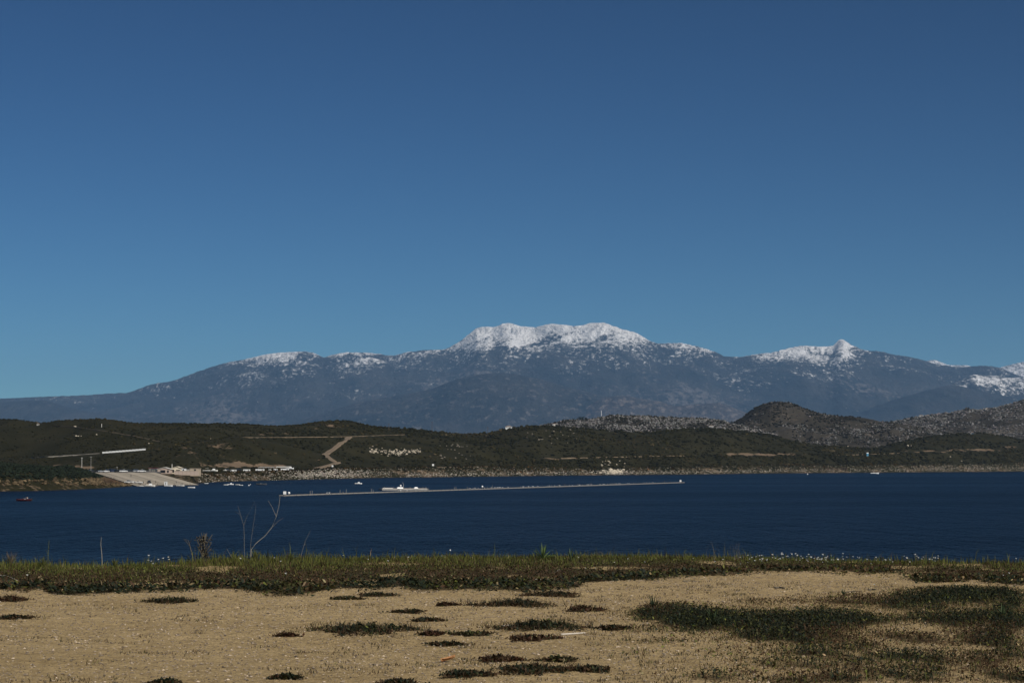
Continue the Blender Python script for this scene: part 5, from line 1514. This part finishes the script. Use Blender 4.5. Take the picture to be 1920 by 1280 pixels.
# long white panelled wall on the left hillside
a, b_ = HA.at(192, 849.8), HA.at(273, 843.4)
print('barrier', a, b_)
wl_ = empty('white_barrier', a, 0, 'long bright white panelled barrier climbing the left hillside road', 'barrier')
npn = 13; d = (b_-a)
o0 = None
for j in range(npn):
    c_ = a + d*((j+.5)/npn) - a
    ln = math.hypot(d.x, d.y)/npn
    if o0 is None: o0 = MB().box((0, 0, .7), (ln-.25, .35, 1.5)).build('panel', WHITE, wl_); c = o0
    else: c = o0.copy(); COL.objects.link(c); c.parent = wl_
    c.location = c_; c.rotation_euler = (0, 0, math.atan2(d.y, d.x))
for j in range(npn+1):
    c_ = d*(j/npn); MB().box((c_.x, c_.y, c_.z+.7), (.2, .5, 1.7)).build('post', OFFW, wl_)

# portable toilet, houses and signs on the right
p = HA.at(1626.5, 855)
pt = empty('portable_toilet', p, 0, 'blue portable toilet with a white roof at the foot of the right hill', 'toilet')
BLUE = paint('blue_plastic', (0.06, 0.22, 0.36), 0.5, 1, .1)
MB().box((0, 0, 2.4), (3.2, 3.2, 4.8)).build('wall', BLUE, pt); MB().box((0, 0, 5.3), (3.6, 3.6, 1.0), 0, .75).build('roof', WHITE, pt); MB().box((0, -1.65, 2.3), (1.8, .12, 4.0)).build('door', paint('blue_door', (0.10, 0.30, 0.44), .5), pt)
def far_house(f, px, py, w, h_, label, wall=WHITE):
    p = f.at(px, py)
    root = empty('hill_house', p, random.uniform(-.3, .3), label, 'house', 'pale houses on the far hills')
    MB().prism([(-w/2, -2), (w/2, -2), (w/2, h_*.65), (-w/2, h_*.65)], 0, w*.6).build('wall', wall, root)
    MB().prism([(-w/2-.5, h_*.65), (w/2+.5, h_*.65), (w*.2, h_), (-w*.2, h_)], -.5, w*.6+.5).build('roof', paint('roof_tile', (0.30, 0.24, 0.2), .8), root)
    for s_ in (-.3, .05, .3): MB().box((w*s_, -.05, h_*.35), (w*.13, .14, h_*.3)).build('window', GLASS, root)
far_house(HC, 1334, 801.5, 9, 4.5, 'white house at the right foot of the rocky ridge')
far_house(HC, 1041, 797.5, 10, 4, 'pale house at the left end of the rocky ridge', OFFW)
far_house(HE, 1727, 780.5, 12, 5, 'white house near the crest of the far right boulder slope')
far_house(HE, 1740, 780, 9, 4, 'smaller pale house right of the white house on the boulder slope', OFFW)
far_house(HE, 1850, 768.5, 7, 6, 'square pale house high on the far right boulder slope', OFFW)
far_house(HA, 954, 803.5, 9, 4, 'white house on the left shoulder of the central hill')
far_house(HA, 1823, 813.5, 6, 4, 'small white house on top of the right hill')
far_house(HA, 71, 797, 2.6, 2.2, 'tiny pale house on the crest of the left hill', OFFW)
# tilted dark panel on the right hilltop
p = HA.at(1828, 813.5)
sp = empty('solar_panel', p, 0.3, 'dark tilted panel on a post beside the small white hilltop house', 'panel')
MB().tube([(0, 0, -1), (0, 0, 3.2)], .25, 6).build('post', GREY, sp)
MB().add([(-2.4, -1.6, 4.8), (-.6, -1.6, 7.2), (2.4, 1.6, 2.2), (.6, 1.6, 1.6), (-2.4, -1.3, 5.0), (-.6, -1.3, 7.4), (2.4, 1.9, 2.4), (.6, 1.9, 1.8)], [(0,1,2,3),(7,6,5,4),(0,4,5,1),(1,5,6,2),(2,6,7,3),(3,7,4,0)]).build('panel', BLKP, sp)
def sign(px, py, label, w=1.6, f=HA, h_=2.6):
    p = f.at(px, py)
    root = empty('road_sign', p, 0, label, 'sign')
    MB().tube([(0, 0, -.5), (0, 0, h_)], .09, 5).build('post', GREY, root); MB().box((0, -.1, h_), (w, .08, w)).build('sign_board', WHITE, root)
sign(623.5, 878.5, 'small white sign by the shore road left of centre')
sign(812, 875.9, 'white sign by the shore road beyond the barge', 2.0)

# trees on the rocky ridges
def tree(p, h_, label, grp, seed):
    rnd = random.Random(seed); rn = np.random.default_rng(seed)
    root = empty('oak_tree', p, rnd.uniform(0, 6), label, 'tree', grp)
    tb = MB().tube([(0, 0, -1), (.1*h_*.2, 0, h_*.3), (0, .02*h_, h_*.6)], [h_*.05, h_*.035, h_*.015], 6)
    for j in range(4):
        a = j*1.6+rnd.random(); tb.tube([(0, 0, h_*.28), (math.cos(a)*h_*.2, math.sin(a)*h_*.2, h_*.5), (math.cos(a)*h_*.32, math.sin(a)*h_*.32, h_*.62)], [h_*.02, h_*.013, h_*.006], 5)
    tb.build('trunk', WOODP, root)
    n = 900
    cl = rn.normal(0, 1, (22, 3))*np.array([h_*.2, h_*.2, h_*.15])+np.array([0, 0, h_*.62])
    P = cl[rn.integers(0, 22, n)]+rn.normal(0, h_*.07, (n, 3))
    me = plant_mesh('crown', [leaves(P, rn.uniform(h_*.05, h_*.11, n), np.array([[0.022, 0.030, 0.016]])*rn.uniform(.6, 1.5, (n, 1)), 0.1, rn)])
    link('crown', me, LEAFM, root)
for (f, px_, py_, h_, lb, gp) in [(HC, 1075, 791, 7, 'small dark tree at the left of the clump on the rocky ridge', 'trees on the rocky ridge'), (HC, 1087, 790, 10, 'large dark tree in the middle of the clump on the rocky ridge', 'trees on the rocky ridge'), (HC, 1093, 790, 9, 'dark tree right of the largest one on the rocky ridge', 'trees on the rocky ridge'),
    (HC, 1099, 790, 8, 'dark tree nearest the white mast on the rocky ridge', 'trees on the rocky ridge'), (HE, 1815, 770, 10, 'dark tree breaking the skyline of the far right slope', 'trees on the boulder slope'), (HE, 1808, 771, 8, 'dark tree just left of the skyline tree on the far right slope', 'trees on the boulder slope'),
    (HE, 1672, 793, 9, 'dark tree at the low left end of the boulder slope', 'trees on the boulder slope'), (HE, 1684, 793, 9, 'dark tree second from the left end of the boulder slope', 'trees on the boulder slope'), (HE, 1697, 789, 9, 'dark tree third from the left end of the boulder slope', 'trees on the boulder slope'),
    (HE, 1709, 787, 9, 'dark tree just left of the white slope house', 'trees on the boulder slope'), (HC, 1372, 796, 8, 'dark tree where the rocky ridge meets the granite hill', 'trees on the rocky ridge')]:
    tree(f.at(px_, py_), h_, lb, gp, int(px_))

# reddish bare shrubs on the banks
def shrub(f, px, py, h_, label, grp, tint=(0.15, 0.075, 0.04)):
    p = f.at(px, py); rn = np.random.default_rng(int(px*3)); rnd = random.Random(int(px))
    root = empty('bare_shrub', p, 0, label, 'shrub', grp)
    st = MB()
    for j in range(12):
        a = rnd.uniform(0, 6.28); s_ = rnd.uniform(.2, .5)
        st.tube([(0, 0, -.2), (math.cos(a)*h_*s_*.5, math.sin(a)*h_*s_*.5, h_*.5), (math.cos(a)*h_*s_, math.sin(a)*h_*s_, h_*rnd.uniform(.75, 1))], [.07, .05, .02], 4)
    st.build('stem', DRYB, root)
    n = 260
    P = rn.normal(0, 1, (n, 3))*np.array([h_*.27, h_*.27, h_*.2])+np.array([0, 0, h_*.6])
    link('twigs', plant_mesh('twigs', [leaves(P, rn.uniform(h_*.06, h_*.14, n), np.array([tint])*rn.uniform(.55, 1.4, (n, 1)), 0.1, rn)]), LEAFM, root)
for x0, y0, h_ in [(196,905,3.0),(205,907,3.6),(211,908.5,4.2),(217,909.5,3.4),(223,910,2.6),(200,908,2.4)]:
    shrub(HB, x0, y0, h_, 'rusty bare shrub on the spur just left of the boat ramp', 'rusty shrubs left of the boat ramp')
for x0, y0, h_ in [(1553,883,5),(1561,884,6.5),(1570,884,6),(1579,883.5,6.5),(1587,882,5),(1422,882,5)]:
    shrub(HA, x0, y0, h_, 'dull red bare shrub on the shore under the right hills' if x0 > 1500 else 'dark red bare shrub alone on the shore right of the boom', 'dull red shrubs on the right shore', (0.085, 0.048, 0.035))

# pale boulders lying on the central hillside
bm_ = []
rnd = random.Random(8)
for j in range(4):
    o = MB().ico((0, 0, .3), (1, .85, .75), .22, 1, rnd); bm_.append(o)
PALEB = paint('pale_granite', (0.50, 0.43, 0.33), 0.9, 1.2, 0.18)
protos = [None]*4
DULLB = paint('dull_granite', (0.22, 0.19, 0.15), 0.9, 1.2, 0.2)
protos = {}
def boulder(f, px, py, r_, label, grp, m=None):
    m = m or PALEB
    k = rnd.randrange(4)
    if (k, m.name) not in protos: o = protos[(k, m.name)] = bm_[k].build('boulder', m)
    else: o = protos[(k, m.name)].copy(); COL.objects.link(o)
    o.location = f.at(px, py); o.rotation_euler = (rnd.uniform(-.3, .3), rnd.uniform(-.3, .3), rnd.uniform(0, 6.28))
    s_ = r_*rnd.uniform(.75, 1.3); o.scale = (s_*rnd.uniform(.9, 1.4), s_, s_*rnd.uniform(.7, 1.1))
    tag(o, label, 'boulder', grp)
for j in range(150):
    t = rnd.random(); x0 = 693+95*t; yc_ = 845.5+2.5*math.sin(t*3)
    y0 = yc_+rnd.gauss(0, 3.2)*(1-.6*abs(t-.45))
    boulder(HA, x0, y0, rnd.uniform(.45, 1.15), 'pale boulder of the bright rockfall on the dark central hillside', 'pale boulders of the central rockfall')
for j in range(24):
    boulder(HA, rnd.uniform(825, 885), rnd.uniform(832, 862), rnd.uniform(.6, 1.2), 'dull grey boulder scattered on the dark slope right of the rockfall', 'grey boulders right of the rockfall', DULLB)
for j in range(44):
    boulder(HA, 1150+rnd.gauss(0, 13), 885+rnd.gauss(0, 2.4), rnd.uniform(.9, 2.0), 'pale boulder of the white heap on the shore below the central hill', 'pale boulders heaped on the shore')
for j in range(16):
    boulder(HA, rnd.uniform(1128, 1172), rnd.uniform(863, 876), rnd.uniform(.8, 1.4), 'pale boulder in the scrub above the white shore heap', 'pale boulders above the shore heap')
for j in range(30):
    boulder(HA, rnd.uniform(985, 1085), rnd.uniform(806, 832), rnd.uniform(.5, 1.2), 'dull grey boulder on the upper left slope of the central hill', 'grey boulders on the central hilltop', DULLB)
for (x0, y0, r_) in [(143,818,.9),(147,817.5,.9),(152,817.5,.7),(181,815,.7),(279,831.5,.8),(284,831,.6),(395,823,.7),(141,800,1.0),(1702,836,1.8),(1708,836,1.4),(1782,856.5,1.4),(1803,864.5,1.2),(1590,806,2)]:
    boulder(HA, x0, y0, r_, 'single pale boulder on a dark hillside away from the rockfalls', 'single pale boulders on the hills')

# ---- the air ----
hz = MB().box((0, 27000, 1500), (90000, 72000, 3016)).build('haze', None)
hz['kind'] = 'stuff'
m = bpy.data.materials.new('haze_air'); m.use_nodes = True
nt = m.node_tree; nt.nodes.clear()
out = nt.nodes.new('ShaderNodeOutputMaterial')
pv = nt.nodes.new('ShaderNodeVolumePrincipled')
pv.inputs['Color'].default_value = (0.33, 0.60, 1.0, 1)
pv.inputs['Density'].default_value = 1.35e-5
pv.inputs['Anisotropy'].default_value = 0.0
nt.links.new(pv.outputs[0], out.inputs['Volume'])
hz.data.materials.append(m)
